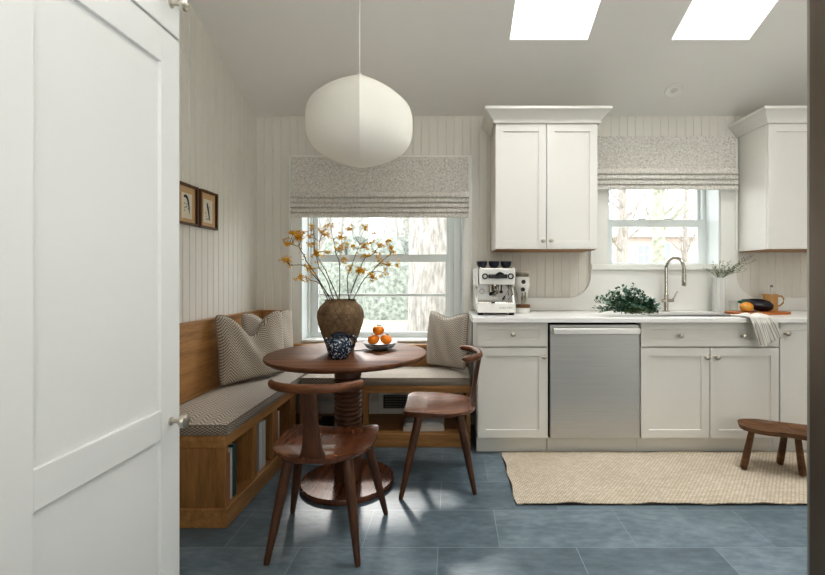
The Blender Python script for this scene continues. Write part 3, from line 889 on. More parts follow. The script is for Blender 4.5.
# ------------------------------------------------------------------ things on the table
def vase_mat():
    m, nt, b = new_mat('incised_clay')
    v = coords(nt)
    n = noise(nt, v, 14, 6, .65); n2 = noise(nt, v, 70, 3)
    a = node(nt, 'ShaderNodeMath', operation='MULTIPLY_ADD'); a.inputs[1].default_value = .35
    nt.links.new(n2, a.inputs[0]); nt.links.new(n, a.inputs[2])
    base = ramp(nt, a.outputs[0], [(.45, lin('#574431')), (.6, lin('#735d45')), (.78, lin('#8e7658'))])
    # incised zigzag lines round the shoulder
    sp = node(nt, 'ShaderNodeSeparateXYZ'); nt.links.new(v, sp.inputs[0])
    def mth(op, x, y=None):
        q = node(nt, 'ShaderNodeMath', operation=op)
        for i, w in enumerate((x, y)):
            if w is None: continue
            if isinstance(w, (int, float)): q.inputs[i].default_value = w
            else: nt.links.new(w, q.inputs[i])
        return q.outputs[0]
    ang = mth('ARCTAN2', sp.outputs['Y'], sp.outputs['X'])
    t1 = mth('MULTIPLY', mth('PINGPONG', ang, PI/10), .2)
    z1 = mth('ADD', sp.outputs['Z'], t1); z2 = mth('SUBTRACT', sp.outputs['Z'], t1)
    l1 = mth('LESS_THAN', mth('PINGPONG', z1, .031), .0032)
    l2 = mth('LESS_THAN', mth('PINGPONG', z2, .031), .0032)
    band = mth('GREATER_THAN', sp.outputs['Z'], .115)
    ring = mth('LESS_THAN', mth('ABSOLUTE', mth('SUBTRACT', mth('PINGPONG', mth('SUBTRACT', sp.outputs['Z'], .115), .055), .0)), .0022)
    lines = mth('MAXIMUM', mth('MULTIPLY', mth('MAXIMUM', l1, l2), band), mth('MULTIPLY', ring, band))
    lines = mth('MULTIPLY', lines, .5)
    cm = node(nt, 'ShaderNodeMix', data_type='RGBA'); nt.links.new(lines, cm.inputs['Factor']); nt.links.new(base, cm.inputs['A']); cm.inputs['B'].default_value = lin('#3a2b1d')
    nt.links.new(cm.outputs['Result'], b.inputs['Base Color']); b.inputs['Roughness'].default_value = .7
    h = mth('SUBTRACT', mth('MULTIPLY', a.outputs[0], .4), lines)
    bump(nt, b, h, .4, .004)
    return m
VX, VY = -.644, 2.575
vs_ = thing('vase', 'large brown clay vase with incised zigzags on the round table', 'vase', (VX, VY, TZ+.001))
pr = [(0, 0), (.068, 0), (.072, .004), (.086, .05), (.108, .11), (.126, .165), (.133, .205), (.130, .235), (.118, .262), (.098, .282), (.088, .291), (.086, .297), (.090, .303), (.084, .303), (.080, .292), (.09, .28), (.11, .255), (.122, .21), (.115, .16), (.095, .1), (.07, .02), (0, .015)]
MB().lathe(pr, 56, (VX, VY, TZ+.001), cap=False).obj('body', vase_mat(), vs_)

def speckle():
    m, nt, b = new_mat('indigo_speckled_glaze')
    v = coords(nt)
    vo = node(nt, 'ShaderNodeTexVoronoi'); vo.inputs['Scale'].default_value = 95; nt.links.new(v, vo.inputs['Vector'])
    n = noise(nt, v, 75, 3, .7)
    a = node(nt, 'ShaderNodeMath', operation='MULTIPLY_ADD'); a.inputs[1].default_value = .5
    nt.links.new(vo.outputs['Distance'], a.inputs[0]); nt.links.new(n, a.inputs[2])
    nt.links.new(ramp(nt, a.outputs[0], [(.60, lin('#c3ccd2')), (.68, lin('#5b6a7d')), (.76, lin('#1f2a3d'))]), b.inputs['Base Color'])
    b.inputs['Roughness'].default_value = .22
    return m
m_speck = speckle(); m_navy = M('navy_glaze', '#27313f', .25, var=.2, vs=30)
QX, QY = -.601, 2.375
tp = thing('jug', 'small indigo speckled jug in front of the brown vase', 'jug', (QX, QY, TZ+.001))
MB().lathe([(0, 0), (.042, 0), (.046, .003), (.058, .025), (.067, .055), (.066, .08), (.056, .102), (.046, .113), (.044, .118), (.049, .124), (.045, .124), (.040, .116), (.05, .1), (.058, .08), (.059, .055), (.05, .025), (0, .01)], 40, (QX, QY, TZ+.001), cap=False).obj('body', m_speck, tp)
MB().tube([(QX+.044, QY, TZ+.112), (QX+.068, QY, TZ+.122), (QX+.083, QY, TZ+.112), (QX+.086, QY, TZ+.092), (QX+.078, QY, TZ+.07), (QX+.06, QY, TZ+.058)], [.008, .009, .009, .009, .008, .007], 10).obj('handle', m_navy, tp)
MB().tube([(QX-.05, QY, TZ+.08), (QX-.066, QY, TZ+.095), (QX-.076, QY, TZ+.108)], [.016, .012, .008], 12).obj('spout', m_speck, tp)
MB().lathe([(0, .117), (.04, .117), (.046, .122), (.03, .13), (.012, .134), (.0, .136)], 30, (QX, QY, TZ+.0065), cap=False).obj('rim', m_navy, tp)

m_plate = M('grey_stoneware', '#a9acad', .35, var=.08, vs=12)
m_plate_d = M('dark_stoneware', '#6f7476', .4, var=.08, vs=12)
PLX, PLY = -.432, 2.675
z = TZ+.001
def plate(label, r, z, mat, h):
    t = thing('plate', label, 'plate', (PLX, PLY, z), group='stacked plates under the fruit')
    MB().lathe([(0, 0), (r*.5, 0), (r*.55, .003), (r*.92, h-.004), (r, h), (r*.99, h+.002), (r*.9, h-.001), (r*.55, .006), (0, .005)], 48, (PLX, PLY, z), cap=False).obj('dish', mat, t)
    MB().lathe([(r*.52, .0015), (r*.52, -.0005), (r*.46, -.0005), (r*.46, .0015)], 32, (PLX, PLY, z+.0005), cap=False).obj('foot_ring', mat, t)
plate('lowest and smallest of the three stacked grey plates', .083, z, m_plate_d, .014)
plate('middle of the three stacked grey plates', .093, z+.0115, m_plate, .015)
plate('topmost grey plate of the stack, carrying three orange fruits', .104, z+.023, m_plate, .017)
m_orange = M('persimmon_skin', '#ec8a22', .35, var=.12, vs=20)
m_calyx = M('dried_calyx', '#5d5a30', .8, var=.2, vs=60)
def persimmon(label, x, y, zc, r, tilt):
    t = thing('persimmon', label, 'fruit', (x, y, zc), group='orange fruits on the plate')
    mb = MB(); pr = []
    for i in range(15):
        th = PI*i/14; rr_ = r*math.sin(th)**.85; zz = -r*.8*math.cos(th)
        if th > 2.6: zz -= .006*(th-2.6)/.54
        pr.append((rr_, zz))
    pr[0] = (0, pr[0][1]); pr[-1] = (0, pr[-1][1])
    mb.lathe(pr, 28, cap=False); o = mb.obj('flesh', m_orange, t, world=False)
    mb = MB()
    for k in range(4):
        a = k*PI/2+.3; c, s_ = math.cos(a), math.sin(a)
        mb.add([(0, 0, r*.82), (c*.009-s_*.008, s_*.009+c*.008, r*.85), (c*.02, s_*.02, r*.85), (c*.009+s_*.008, s_*.009-c*.008, r*.85)], [(0, 1, 2, 3)])
    mb.tube([(0, 0, r*.8), (.001, 0, r*.98)], .002, 6)
    mb.obj('calyx', m_calyx, t, world=False)
    t.rotation_euler = tilt
zf = z+.023+.008+.036*.8
persimmon('orange fruit at the left of the plate, under the top fruit', PLX-.037, PLY-.012, zf, .0365, (0, -.3, 0))
persimmon('orange fruit at the right of the plate with its calyx showing', PLX+.0365, PLY-.006, zf, .0355, (.1, .3, 0))
persimmon('orange fruit balanced on top of the other two', PLX-.009, PLY-.010, zf+.0555, .035, (.22, .05, .4))
sp_ = thing('spoon', 'small dark spoon lying left of the stacked plates', 'spoon', (-.54, 2.62, TZ+.001))
mb = MB(); mb.tube([(-.565, 2.60, TZ+.004), (-.50, 2.635, TZ+.0045)], [.003, .0025], 8); mb.obj('handle', m_black, sp_)
MB().ball((-.578, 2.593, TZ+.0055), .018, 12, 8, (1, .65, .22)).obj('bowl', m_black, sp_)

# yellow flowering branches
m_twig = M('dark_twig', '#4a3a2c', .8, var=.2, vs=50)
def petal(name, c):
    m = M(name, c, .6, var=.2, vs=70, spec=.2); nt = m.node_tree; b = nt.nodes['Principled BSDF']
    tr = node(nt, 'ShaderNodeBsdfTranslucent'); tr.inputs[0].default_value = lin(c); mx = node(nt, 'ShaderNodeMixShader'); mx.inputs[0].default_value = .45
    nt.links.new(b.outputs[0], mx.inputs[1]); nt.links.new(tr.outputs[0], mx.inputs[2]); nt.links.new(mx.outputs[0], nt.nodes['Material Output'].inputs['Surface'])
    return m
m_yel = petal('yellow_blossom', '#e6b53a'); m_yel2 = petal('amber_blossom', '#d6a02e')
def px(x, y, Y):       # world point at depth Y along a given direction (lays the branches out as a fan above the vase)
    return Vector(((x-452)*Y/445, Y, 1.19-(y-276)*Y/445))
def crop(a, b): return 280+a/6.346, 215+b/6.346
branches = [
 ('far left, sweeping low', (302, 525), [(255, 440), (170, 400)], [(115, 390), (150, 402)], -.02),
 ('far left, reaching out level', (318, 528), [(262, 445), (190, 350), (150, 320), (60, 318)], [(25, 290), (50, 310), (45, 285)], .05),
 ('upper left with the thickest cluster', (325, 528), [(240, 400), (165, 290), (120, 200), (60, 185)], [(30, 185), (65, 180), (80, 120), (130, 150), (110, 130), (150, 115), (95, 130)], -.075),
 ('left, rising straight to the top', (338, 530), [(310, 440), (250, 340), (222, 220), (215, 120)], [(210, 75), (200, 185), (215, 250), (190, 345), (240, 250)], .0),
 ('left of centre', (356, 530), [(310, 400), (240, 270), (250, 170)], [(265, 105), (290, 80), (190, 140), (300, 245), (295, 130)], .08),
 ('centre, tall and thin', (380, 530), [(378, 320), (350, 220), (330, 120)], [(325, 70), (385, 145), (400, 190), (375, 230), (405, 295)], -.03),
 ('right of centre, forked at the top', (430, 530), [(425, 400), (470, 280), (505, 190)], [(540, 85), (450, 92), (600, 130), (530, 210), (460, 210), (440, 335)], .05),
 ('right, arching over', (447, 530), [(490, 390), (540, 270), (600, 240)], [(575, 180), (610, 250), (540, 265), (510, 350), (515, 360), (640, 190)], -.05),
 ('far right, longest', (466, 530), [(540, 400), (600, 340), (650, 290), (700, 250)], [(690, 170), (700, 215), (740, 325), (690, 318), (660, 365), (640, 300), (580, 385), (590, 405), (720, 240)], .03)]
for lab, b0, mid, tips, dy in branches:
    Y0 = VY+.01
    def P(q, k): return px(*crop(*q), Y0 + dy*k*2.2 + (0 if k == 0 else rnd.uniform(-.02, .02)))
    t = thing('flowering_branch', 'yellow flowering branch in the brown vase, ' + lab, 'branch', (VX, VY, TZ+.25), group='yellow flowering branches in the vase')
    main = [P(b0, 0)] + [P(m_, (i+1)/len(mid)) for i, m_ in enumerate(mid)]
    main[0].y += dy*.5
    root = Vector((VX + (main[0].x-VX)*.4, VY+dy*.4, TZ+.05))
    mb = MB(); path = [root, main[0]]
    # gently wandering stem
    for a, c in zip(main, main[1:]):
        for k in (1, 2, 3):
            p = a.lerp(c, k/3)
            if k < 3: p += Vector((rnd.uniform(-.004, .004), rnd.uniform(-.006, .006), rnd.uniform(-.004, .004)))
            path.append(p)
    nP = len(path)
    mb.tube(path, [.0034*(1-.55*i/(nP-1)) for i in range(nP)], 6)
    fl, fl2 = MB(), MB()
    for tip in tips:
        e = P(tip, 1)
        a = min(path[2:], key=lambda p: (p-e).length + max(0, p.z-e.z)*1.5)
        m1 = a.lerp(e, .5)+Vector((rnd.uniform(-.006, .006), 0, .006))
        mb.tube([a, m1, e], [.0018, .0014, .001], 5)
        for k in range(rnd.randint(9, 13)):
            c = e + Vector((rnd.gauss(0, .011), rnd.gauss(0, .011), rnd.gauss(0, .010)))
            q = Euler((rnd.uniform(-1, 1), rnd.uniform(-1, 1), rnd.uniform(0, 6))).to_matrix()
            f = fl if rnd.random() < .7 else fl2
            for j in range(4):
                ang = j*PI/2; L = rnd.uniform(.010, .017)
                d = q @ Vector((math.cos(ang), math.sin(ang), .35)); s_ = q @ Vector((-math.sin(ang), math.cos(ang), 0))
                f.add([c, c+d*L*.55+s_*L*.32, c+d*L, c+d*L*.55-s_*L*.32], [(0, 1, 2, 3)])
    for a, c in zip(path[5:], path[6:]):
        if rnd.random() < .6:
            for k in range(4):
                c0 = a+Vector((rnd.gauss(0, .007), rnd.gauss(0, .007), rnd.gauss(0, .006)))
                d = Vector((rnd.uniform(-1, 1), rnd.uniform(-1, 1), rnd.uniform(-.4, 1))).normalized(); s_ = d.cross(Vector((.3, .9, .2))).normalized()
                fl.add([c0, c0+d*.007+s_*.004, c0+d*.013, c0+d*.007-s_*.004], [(0, 1, 2, 3)])
    mb.obj('stem', m_twig, t)
    fl.obj('blossom', m_yel, t, recalc=False, smooth=False, merge=False)
    if fl2.f: fl2.obj('blossom', m_yel2, t, recalc=False, smooth=False, merge=False)
# ------------------------------------------------------------------ on the countertop
ZT = .9145
# espresso machine
em = thing('espresso_machine', 'white espresso machine with chrome fittings on the left end of the countertop', 'espresso machine', (.31, 3.3, ZT))
mb = MB(); mb.box(.176, .446, 3.112, 3.42, .932, 1.0); mb.obj('drip_tray_housing', m_white_gloss, em, bevel=.005, seg=3)
for x in (.2, .42):
    for y in (3.15, 3.38): MB().lathe([(.018, 0), (.02, .0175)], 16, (x, y, ZT)).obj('foot', m_black, em)
mb = MB(); mb.box(.186, .436, 3.125, 3.32, 1.0, 1.006); mb.obj('drip_grate', m_chrome, em, bevel=.002)
mb = MB(); mb.box(.19, .446, 3.145, 3.50, 1.128, 1.243); mb.obj('body', m_white_gloss, em, bevel=.006, seg=3)
mb = MB(); mb.box(.19, .447, 3.35, 3.48, 1.0, 1.128); mb.obj('back_plate', m_steel, em, bevel=.003)
for xa in (.164, .4265):
    mb = MB(); mb.prism([(3.16, 1.245), (3.52, 1.245), (3.52, .95), (3.44, .95), (3.40, 1.11), (3.16, 1.118)], 'x', xa, xa+.022)
    mb.prism([(3.24, 1.12), (3.30, 1.12), (3.21, .99), (3.15, .99)], 'x', xa+.002, xa+.02)
    mb.obj('side_panel', m_white_gloss, em, bevel=.004)
mb = MB(); rect_frame(mb, .2, .437, 1.243, 1.252, .006, .006, .0, .0, 3.17, 3.48); mb.box(.2, .437, 3.17, 3.48, 1.243, 1.247); mb.obj('cup_rail', m_chrome, em)
for gx in (.233, .415):
    g = MB().lathe([(0, 0), (.021, 0), (.021, .012), (.014, .014), (.0135, .008), (0, .008)], 28, (gx, 3.15, 1.188), '-y', cap=False).obj('gauge', m_black, em)
    MB().lathe([(0, .0085), (.0125, .0085), (.0, .0095)], 24, (gx, 3.15, 1.188), '-y', cap=False).obj('dial', M('gauge_dial', '#e8e6df', .4), g)
mb = MB(); mb.box(.257, .39, 3.124, 3.15, 1.174, 1.202); mb.tube([(.31, 3.128, 1.195), (.335, 3.11, 1.212), (.36, 3.10, 1.2)], .009, 10); mb.lathe([(0, 0), (.016, 0), (.016, .03), (0, .03)], 20, (.326, 3.14, 1.188), '-y', cap=False)
mb.obj('brew_paddle', m_black, em, bevel=.004)
mb = MB(); mb.lathe([(0, 1.085), (.03, 1.085), (.034, 1.092), (.034, 1.128), (0, 1.128)], 32, (.31, 3.24, 0), cap=False); mb.obj('group_head', m_chrome, em)
pf = MB(); pf.lathe([(0, 1.055), (.024, 1.058), (.031, 1.066), (.031, 1.085), (0, 1.085)], 28, (.31, 3.24, 0), cap=False); pf.tube([(.31, 3.24, 1.058), (.298, 3.235, 1.04)], .006, 8); pf.tube([(.31, 3.24, 1.058), (.322, 3.235, 1.04)], .006, 8)
pfo = pf.obj('portafilter', m_chrome, em)
MB().tube([(.305, 3.212, 1.076), (.285, 3.16, 1.07), (.27, 3.115, 1.064), (.266, 3.10, 1.062)], [.009, .0125, .0135, .009], 14).obj('handle', m_black, pfo)
mb = MB(); mb.tube([(.405, 3.2, 1.128), (.405, 3.18, 1.10), (.385, 3.16, 1.06), (.362, 3.15, 1.03)], .0045, 10); mb.obj('steam_wand', m_chrome, em)
MB().tube([(.375, 3.155, 1.046), (.358, 3.148, 1.022)], .0065, 10).obj('wand_grip', m_black, em)
mb = MB(); mb.tube([(.355, 3.2, 1.128), (.352, 3.17, 1.11), (.348, 3.16, 1.085)], .005, 10); mb.lathe([(0, 0), (.012, 0), (.012, .02), (0, .02)], 16, (.348, 3.17, 1.078), '-y', cap=False); mb.obj('water_spout', m_black, em)
for k, x in enumerate((.392, .418)):
    MB().tube([(x, 3.21, 1.128), (x+.004, 3.17, 1.11), (x+.012, 3.16, 1.06), (x-.02, 3.16, 1.02)], .0045, 8).obj('chrome_pipe', m_chrome, em)
mb = MB(); mb.lathe([(.016, .001), (.02, .001), (.02, .003), (.016, .003)], 28, (.225, 3.35, 1.075), '-y', cap=False); mb.obj('emblem', M('blue_grey_emblem', '#7f8b98', .5), em)
mb = MB(); mb.box(.275, .30, 3.109, 3.125, 1.0, 1.01); mb.obj('tray_grip', m_black, em)
def text(parent, body, size, loc, rot, mat, ext=.0004, align='CENTER'):
    c = bpy.data.curves.new('lettering', 'FONT'); c.body = body; c.size = size; c.extrude = ext; c.align_x = align; c.align_y = 'CENTER'
    c.materials.append(mat); o = bpy.data.objects.new('lettering', c); COL.objects.link(o); o.parent = parent
    off = Vector((0, 0, 0)); p = parent
    while p is not None: off += p.location; p = p.parent
    bpy.context.view_layer.update()
    me = bpy.data.meshes.new_from_object(o.evaluated_get(bpy.context.evaluated_depsgraph_get())); bpy.data.objects.remove(o)
    if not me.materials: me.materials.append(mat)
    o = bpy.data.objects.new('lettering', me); COL.objects.link(o); o.parent = parent
    o.location = Vector(loc)-off; o.rotation_euler = rot; return o
m_letter = M('grey_lettering', '#8f8e8a', .5)
text(em, 'LINEA MINI', .0185, (.377, 3.1105, .967), (PI/2, 0, 0), m_letter)
# navy cups on top
m_cup = M('navy_cup_glaze', '#1d2733', .3, var=.2, vs=25)
cup0 = None
for k, (x, y, lab) in enumerate([(.219, 3.26, 'leftmost of the three navy cups on the espresso machine'), (.306, 3.24, 'middle of the three navy cups on the espresso machine'), (.394, 3.25, 'rightmost of the three navy cups on the espresso machine')]):
    loc = (x, y, 1.2475)
    if cup0 is None:
        cup0 = thing('cup', 'x', 'cup', loc, 1.9, group='navy cups on the espresso machine')
        MB().lathe([(0, .0), (.021, .0), (.024, .004), (.037, .022), (.040, .042), (.041, .049), (.038, .049), (.035, .022), (.018, .006), (0, .006)], 28, cap=False).obj('bowl', m_cup, cup0, world=False)
        MB().tube([(.037, 0, .038), (.048, -.002, .04), (.052, -.003, .028), (.044, -.002, .016), (.029, 0, .013)], .0045, 8).obj('handle', m_cup, cup0, world=False)
        cup0['label'] = lab
    else: dup(cup0, loc, 1.9-k*.35, lab)
# coffee grinder
GX, GY = .535, 3.36
gr = thing('coffee_grinder', 'white coffee grinder with a wooden ring beside the espresso machine', 'grinder', (GX, GY, ZT))
mb = MB(); mb.lathe([(0, .0), (.05, .0), (.054, .005), (.056, .035), (.05, .038), (0, .038)], 40, (GX, GY, ZT), cap=False); mb.obj('base', m_white_gloss, gr)
MB().lathe([(0, .038), (.054, .038), (.055, .042), (.053, .060), (0, .062)], 40, (GX, GY, ZT), cap=False).obj('wooden_ring', m_rustic, gr)
mb = MB(); mb.lathe([(0, .0625), (.034, .0625), (.036, .1), (.042, .15), (.054, .185), (.057, .2), (.057, .262), (.052, .27), (0, .27)], 40, (GX, GY+.03, ZT), cap=False); mb.obj('body', m_white_gloss, gr)
MB().lathe([(0, .27), (.047, .27), (.049, .276), (.049, .29), (.044, .295), (0, .295)], 36, (GX, GY+.03, ZT), cap=False).obj('hopper', M('smoked_hopper', '#8c8579', .2, .2), gr)
MB().lathe([(0, .295), (.052, .295), (.053, .305), (.046, .309), (0, .309)], 36, (GX, GY+.03, ZT), cap=False).obj('lid', m_nickel, gr)
MB().lathe([(0, 0), (.016, 0), (.016, .004), (0, .004)], 28, (GX, GY-.027, ZT+.232), '-y', cap=False).obj('badge', m_black, gr)
MB().lathe([(0, 0), (.014, 0), (.0155, .004), (.0155, .02), (.013, .026), (0, .027)], 24, (GX-.004, GY-.012, ZT+.175), '-y', cap=False).obj('knob', m_black, gr)
mb = MB(); mb.tube([(GX-.008, GY-.02, ZT+.15), (GX-.008, GY-.022, ZT+.07)], .005, 8); mb.tube([(GX+.016, GY-.02, ZT+.155), (GX+.016, GY-.022, ZT+.075)], .005, 8)
mb.lathe([(0, .07), (.02, .072), (.022, .12), (0, .13)], 20, (GX+.004, GY-.02, ZT), cap=False)
mb.obj('chute', m_chrome, gr)

# leafy greens lying by the sink
m_leaf = M('dark_green_leaf', '#2f5a44', .5, var=.35, vs=45)
m_leaf2 = M('blue_green_leaf', '#6d9482', .5, var=.25, vs=45)
m_stalk = M('green_stalk', '#5c6b4a', .7, var=.1)
gn = thing('bunch_of_greens', 'bunch of dark green leafy sprigs lying on the countertop above the dishwasher', 'greens', (1.24, 3.08, ZT))
gn['label'] = 'bunch of dark green leafy sprigs lying on the countertop left of the faucet'
rg = random.Random(5)
st, lf, lf2 = MB(), MB(), MB()
def leaf(mb, c, d, up, L, w):
    d = d.normalized(); s_ = d.cross(up); s_ = s_.normalized() if s_.length > 1e-4 else Vector((1, 0, 0)); n = s_.cross(d)
    pts = [c, c+d*L*.35+s_*w+n*.002, c+d*L*.75+s_*w*.8, c+d*L, c+d*L*.75-s_*w*.8, c+d*L*.35-s_*w+n*.002]
    if min(p.z for p in pts) < ZT+.001: pts = [Vector((p.x, p.y, max(p.z, ZT+.001))) for p in pts]
    mb.add(pts, [(0, 1, 2, 3), (0, 3, 4, 5)])
for k in range(90):
    root = Vector((1.27+rg.uniform(-.10, .12), 3.06+rg.uniform(-.03, .05), ZT+.012+rg.uniform(0, .03)))
    a = rg.uniform(-.1, 1.0)
    tip = Vector((1.225+rg.uniform(-.235, .2), 3.07+rg.uniform(-.09, .1), 0))
    u = (tip.x-1.225)/.23
    hmax = .185*(1-abs(u+.02)**2.2)*(1-.35*max(0, u))+.02
    tip.z = ZT+.015+hmax*rg.random()**.6
    if k > 84: tip = Vector((1.375+rg.uniform(-.02, .05), 3.05, ZT+.02+rg.uniform(0, .04)))
    if k in (39, 40, 41): tip = Vector((1.0, 3.09, ZT+.09+.025*(k-39)))
    mid = root.lerp(tip, .55)+Vector((0, 0, .015))
    st.tube([root, mid, tip], [.0025, .0018, .001], 5)
    for j in range(15):
        q = .25+.75*j/14
        p = root.lerp(mid, q/.55) if q < .55 else mid.lerp(tip, (q-.55)/.45)
        d = Vector((rg.uniform(-1, 1), rg.uniform(-1, 1), rg.uniform(-.5, 1)))
        leaf(lf if rg.random() < .72 else lf2, p, d, Vector((rg.uniform(-.4, .4), rg.uniform(-.4, .4), 1)), rg.uniform(.019, .031), rg.uniform(.0065, .0105))
st.obj('stem', m_stalk, gn); lf.obj('foliage', m_leaf, gn, recalc=False, smooth=False, merge=False); lf2.obj('foliage', m_leaf2, gn, recalc=False, smooth=False, merge=False)

# faucet
FX, FY = 1.662, 3.455
fc = thing('faucet', 'tall polished gooseneck kitchen faucet behind the sink', 'faucet', (FX, FY, ZT))
MB().lathe([(0, 0), (.027, 0), (.027, .004), (.022, .008), (0, .008)], 32, (FX, FY, ZT), cap=False).obj('base', m_chrome, fc)
MB().lathe([(0, .008), (.0165, .008), (.0165, .13), (.0125, .136), (0, .136)], 28, (FX, FY, ZT), cap=False).obj('body', m_chrome, fc)
dx, dy = .055, -.16
pts = [(FX, FY, ZT+.136), (FX, FY, ZT+.33)]
for i in range(1, 16):
    a = PI*i/15
    k = (1-math.cos(a))/2
    pts.append((FX+dx*k, FY+dy*k, ZT+.33+.085*math.sin(a)))
pts.append((FX+dx, FY+dy, ZT+.29))
MB().tube(pts, .0125, 16).obj('gooseneck', m_chrome, fc)
MB().tube([(FX+dx, FY+dy, ZT+.29), (FX+dx, FY+dy, ZT+.285), (FX+dx, FY+dy, ZT+.205), (FX+dx, FY+dy, ZT+.2)], [.0125, .0155, .0155, .013], 18).obj('spray_head', m_chrome, fc)
mb = MB(); mb.tube([(FX-.03, FY, ZT+.085), (FX+.055, FY, ZT+.085)], .0135, 16); mb.tube([(FX+.05, FY, ZT+.09), (FX+.062, FY-.003, ZT+.115), (FX+.085, FY-.008, ZT+.158)], [.006, .005, .004], 10)
mb.obj('lever', m_chrome, fc)

# fluted vase with pale sprigs
m_flute = M('fluted_milk_glass', '#d3d4d0', .2, var=.03)
UX, UY = 2.07, 3.455
fv = thing('fluted_vase', 'tall fluted pale glass vase with fine sprigs on the countertop right of the sink', 'vase', (UX, UY, ZT))
mb = MB(); N = 96; vs, fs = [], []
for z, k in ((.0, .0), (.0, 1), (.262, 1), (.265, .97), (.262, .88), (.01, .86), (.01, 0)):
    for i in range(N):
        th = 2*PI*i/N; r = .045*k*(1+.05*math.cos(16*th)*(1 if k > .9 else 0))
        vs.append((UX+r*math.cos(th), UY+r*math.sin(th), ZT+z))
for j in range(6):
    for i in range(N): fs.append((j*N+i, j*N+(i+1) % N, (j+1)*N+(i+1) % N, (j+1)*N+i))
mb.add(vs, fs).obj('body', m_flute, fv, angle=60)
spg = thing('sprigs', 'fine grey-green sprigs with tiny white flowers in the fluted vase', 'sprigs', (UX, UY, ZT+.2)); spg.name = 'sprig_bouquet'
m_sage = M('sage_leaf', '#8b937b', .7, var=.2, vs=60); m_wflower = M('white_floret', '#e9e7df', .7)
st, lf, fl = MB(), MB(), MB()
rg = random.Random(3)
tips = [(2.29, .415), (2.26, .40), (2.24, .375), (2.31, .40), (2.2, .37), (2.18, .34), (2.22, .34), (2.12, .38), (2.09, .37), (2.06, .35), (2.0, .33), (2.14, .33), (2.24, .31), (2.10, .31), (2.02, .30), (2.17, .30), (1.97, .345), (2.0, .365), (1.95, .33), (2.03, .375), (1.99, .31), (2.27, .425), (2.3, .42)]
for x, z in tips:
    root = Vector((UX+rg.uniform(-.012, .012), UY+rg.uniform(-.012, .012), ZT+.04)); neck = Vector((UX+(x-UX)*.14, UY-.01, ZT+.265)); tip = Vector((x, UY-.04+rg.uniform(-.05, .05), ZT+z))
    st.tube([root, neck, neck.lerp(tip, .5)+Vector((0, 0, .012)), tip], [.0014, .0013, .001, .0007], 5)
    for j in range(11):
        p = neck.lerp(tip, .15+.85*j/10)+Vector((0, 0, .01))
        leaf(lf, p, Vector((rg.uniform(-.6, 1), rg.uniform(-1, 1), rg.uniform(-.2, 1))), Vector((0, .3, 1)), rg.uniform(.016, .028), .0042)
        if rg.random() < .4: fl.ball(p+Vector((rg.uniform(-.012, .012), rg.uniform(-.01, .01), rg.uniform(0, .015))), .0036, 6, 4)
st.obj('stem', m_stalk, spg); lf.obj('foliage', m_sage, spg, recalc=False, smooth=False, merge=False); fl.obj('blossom', m_wflower, spg)

# tumbler
tg = thing('glass_tumbler', 'small clear glass tumbler beside the fluted vase', 'glass', (2.15, 3.40, ZT))
MB().lathe([(0, .0), (.029, .0), (.033, .085), (.0315, .085), (.028, .006), (0, .006)], 36, (2.15, 3.40, ZT), cap=False).obj('body', m_tumbler, tg)
MB().lathe([(.0315, .084), (.0335, .084), (.0335, .0865), (.0315, .0865)], 36, (2.15, 3.40, ZT), cap=False).obj('rim', m_white_gloss, tg)

# cutting board, aubergine, mango, jug
cb = thing('cutting_board', 'orange wooden cutting board on the countertop under the aubergine', 'cutting board', (2.23, 3.24, ZT))
mb = MB(); poly = []
for i in range(48):
    th = 2*PI*i/48; c, s_ = math.cos(th), math.sin(th)
    poly.append((2.225+.225*math.copysign(abs(c)**.75, c), 3.245+.095*math.copysign(abs(s_)**.75, s_)))
mb.prism(poly, 'z', ZT, ZT+.016); mb.obj('board', m_boardwood, cb, bevel=.003)
m_aub = M('aubergine_skin', '#17111c', .2, var=.25, vs=8, coat=.15)
ag = thing('aubergine', 'glossy dark purple aubergine lying on the cutting board', 'vegetable', (2.26, 3.27, ZT+.017))
mb = MB(); pr = [(0, -.105), (.022, -.1), (.038, -.075), (.045, -.035), (.0435, .0), (.036, .04), (.027, .075), (.02, .097), (0, .101)]
mt = Matrix.Rotation(PI/2+.16, 4, 'Y')
q = MB(); q.lathe(pr, 32, cap=False)
mb.add([tuple(Vector((2.247, 3.28, ZT+.066)) + (Matrix.Rotation(-.25, 4, 'Z') @ mt @ Vector((p[0], p[1], -p[2])))) for p in q.v], q.f)
mb.obj('flesh', m_aub, ag)
q = MB(); q.lathe([(.0, .085), (.025, .08), (.023, .098), (.012, .105), (.007, .125), (0, .127)], 18, cap=False)
MB().add([tuple(Vector((2.247, 3.28, ZT+.066)) + (Matrix.Rotation(-.25, 4, 'Z') @ mt @ Vector((p[0], p[1], -p[2])))) for p in q.v], q.f).obj('calyx', m_leaf, ag)
def mango_mat():
    m, nt, b = new_mat('mottled_orange_skin')
    n = noise(nt, coords(nt), 22, 4)
    nt.links.new(ramp(nt, n, [(.35, lin('#d98a2c')), (.55, lin('#d09a45')), (.7, lin('#8f9a56'))]), b.inputs['Base Color']); b.inputs['Roughness'].default_value = .4
    return m
mg = thing('squash', 'small mottled orange squash leaning against the aubergine on the cutting board', 'vegetable', (2.14, 3.215, ZT+.017))
MB().ball((2.118, 3.2, ZT+.017+.0355), .038, 24, 16, (1.28, 1.0, .96), Matrix.Rotation(.2, 4, 'Z')).obj('flesh', mango_mat(), mg)
MB().tube([(2.16, 3.208, ZT+.056), (2.169, 3.21, ZT+.06)], [.005, .004], 8).obj('stem_stub', m_calyx, mg)
m_tan = M('tan_stoneware', '#b58a58', .5, var=.08, vs=25)
JX, JY = 2.452, 3.43
jg = thing('pitcher', 'tan stoneware pitcher with a loop handle behind the aubergine', 'pitcher', (JX, JY, ZT))
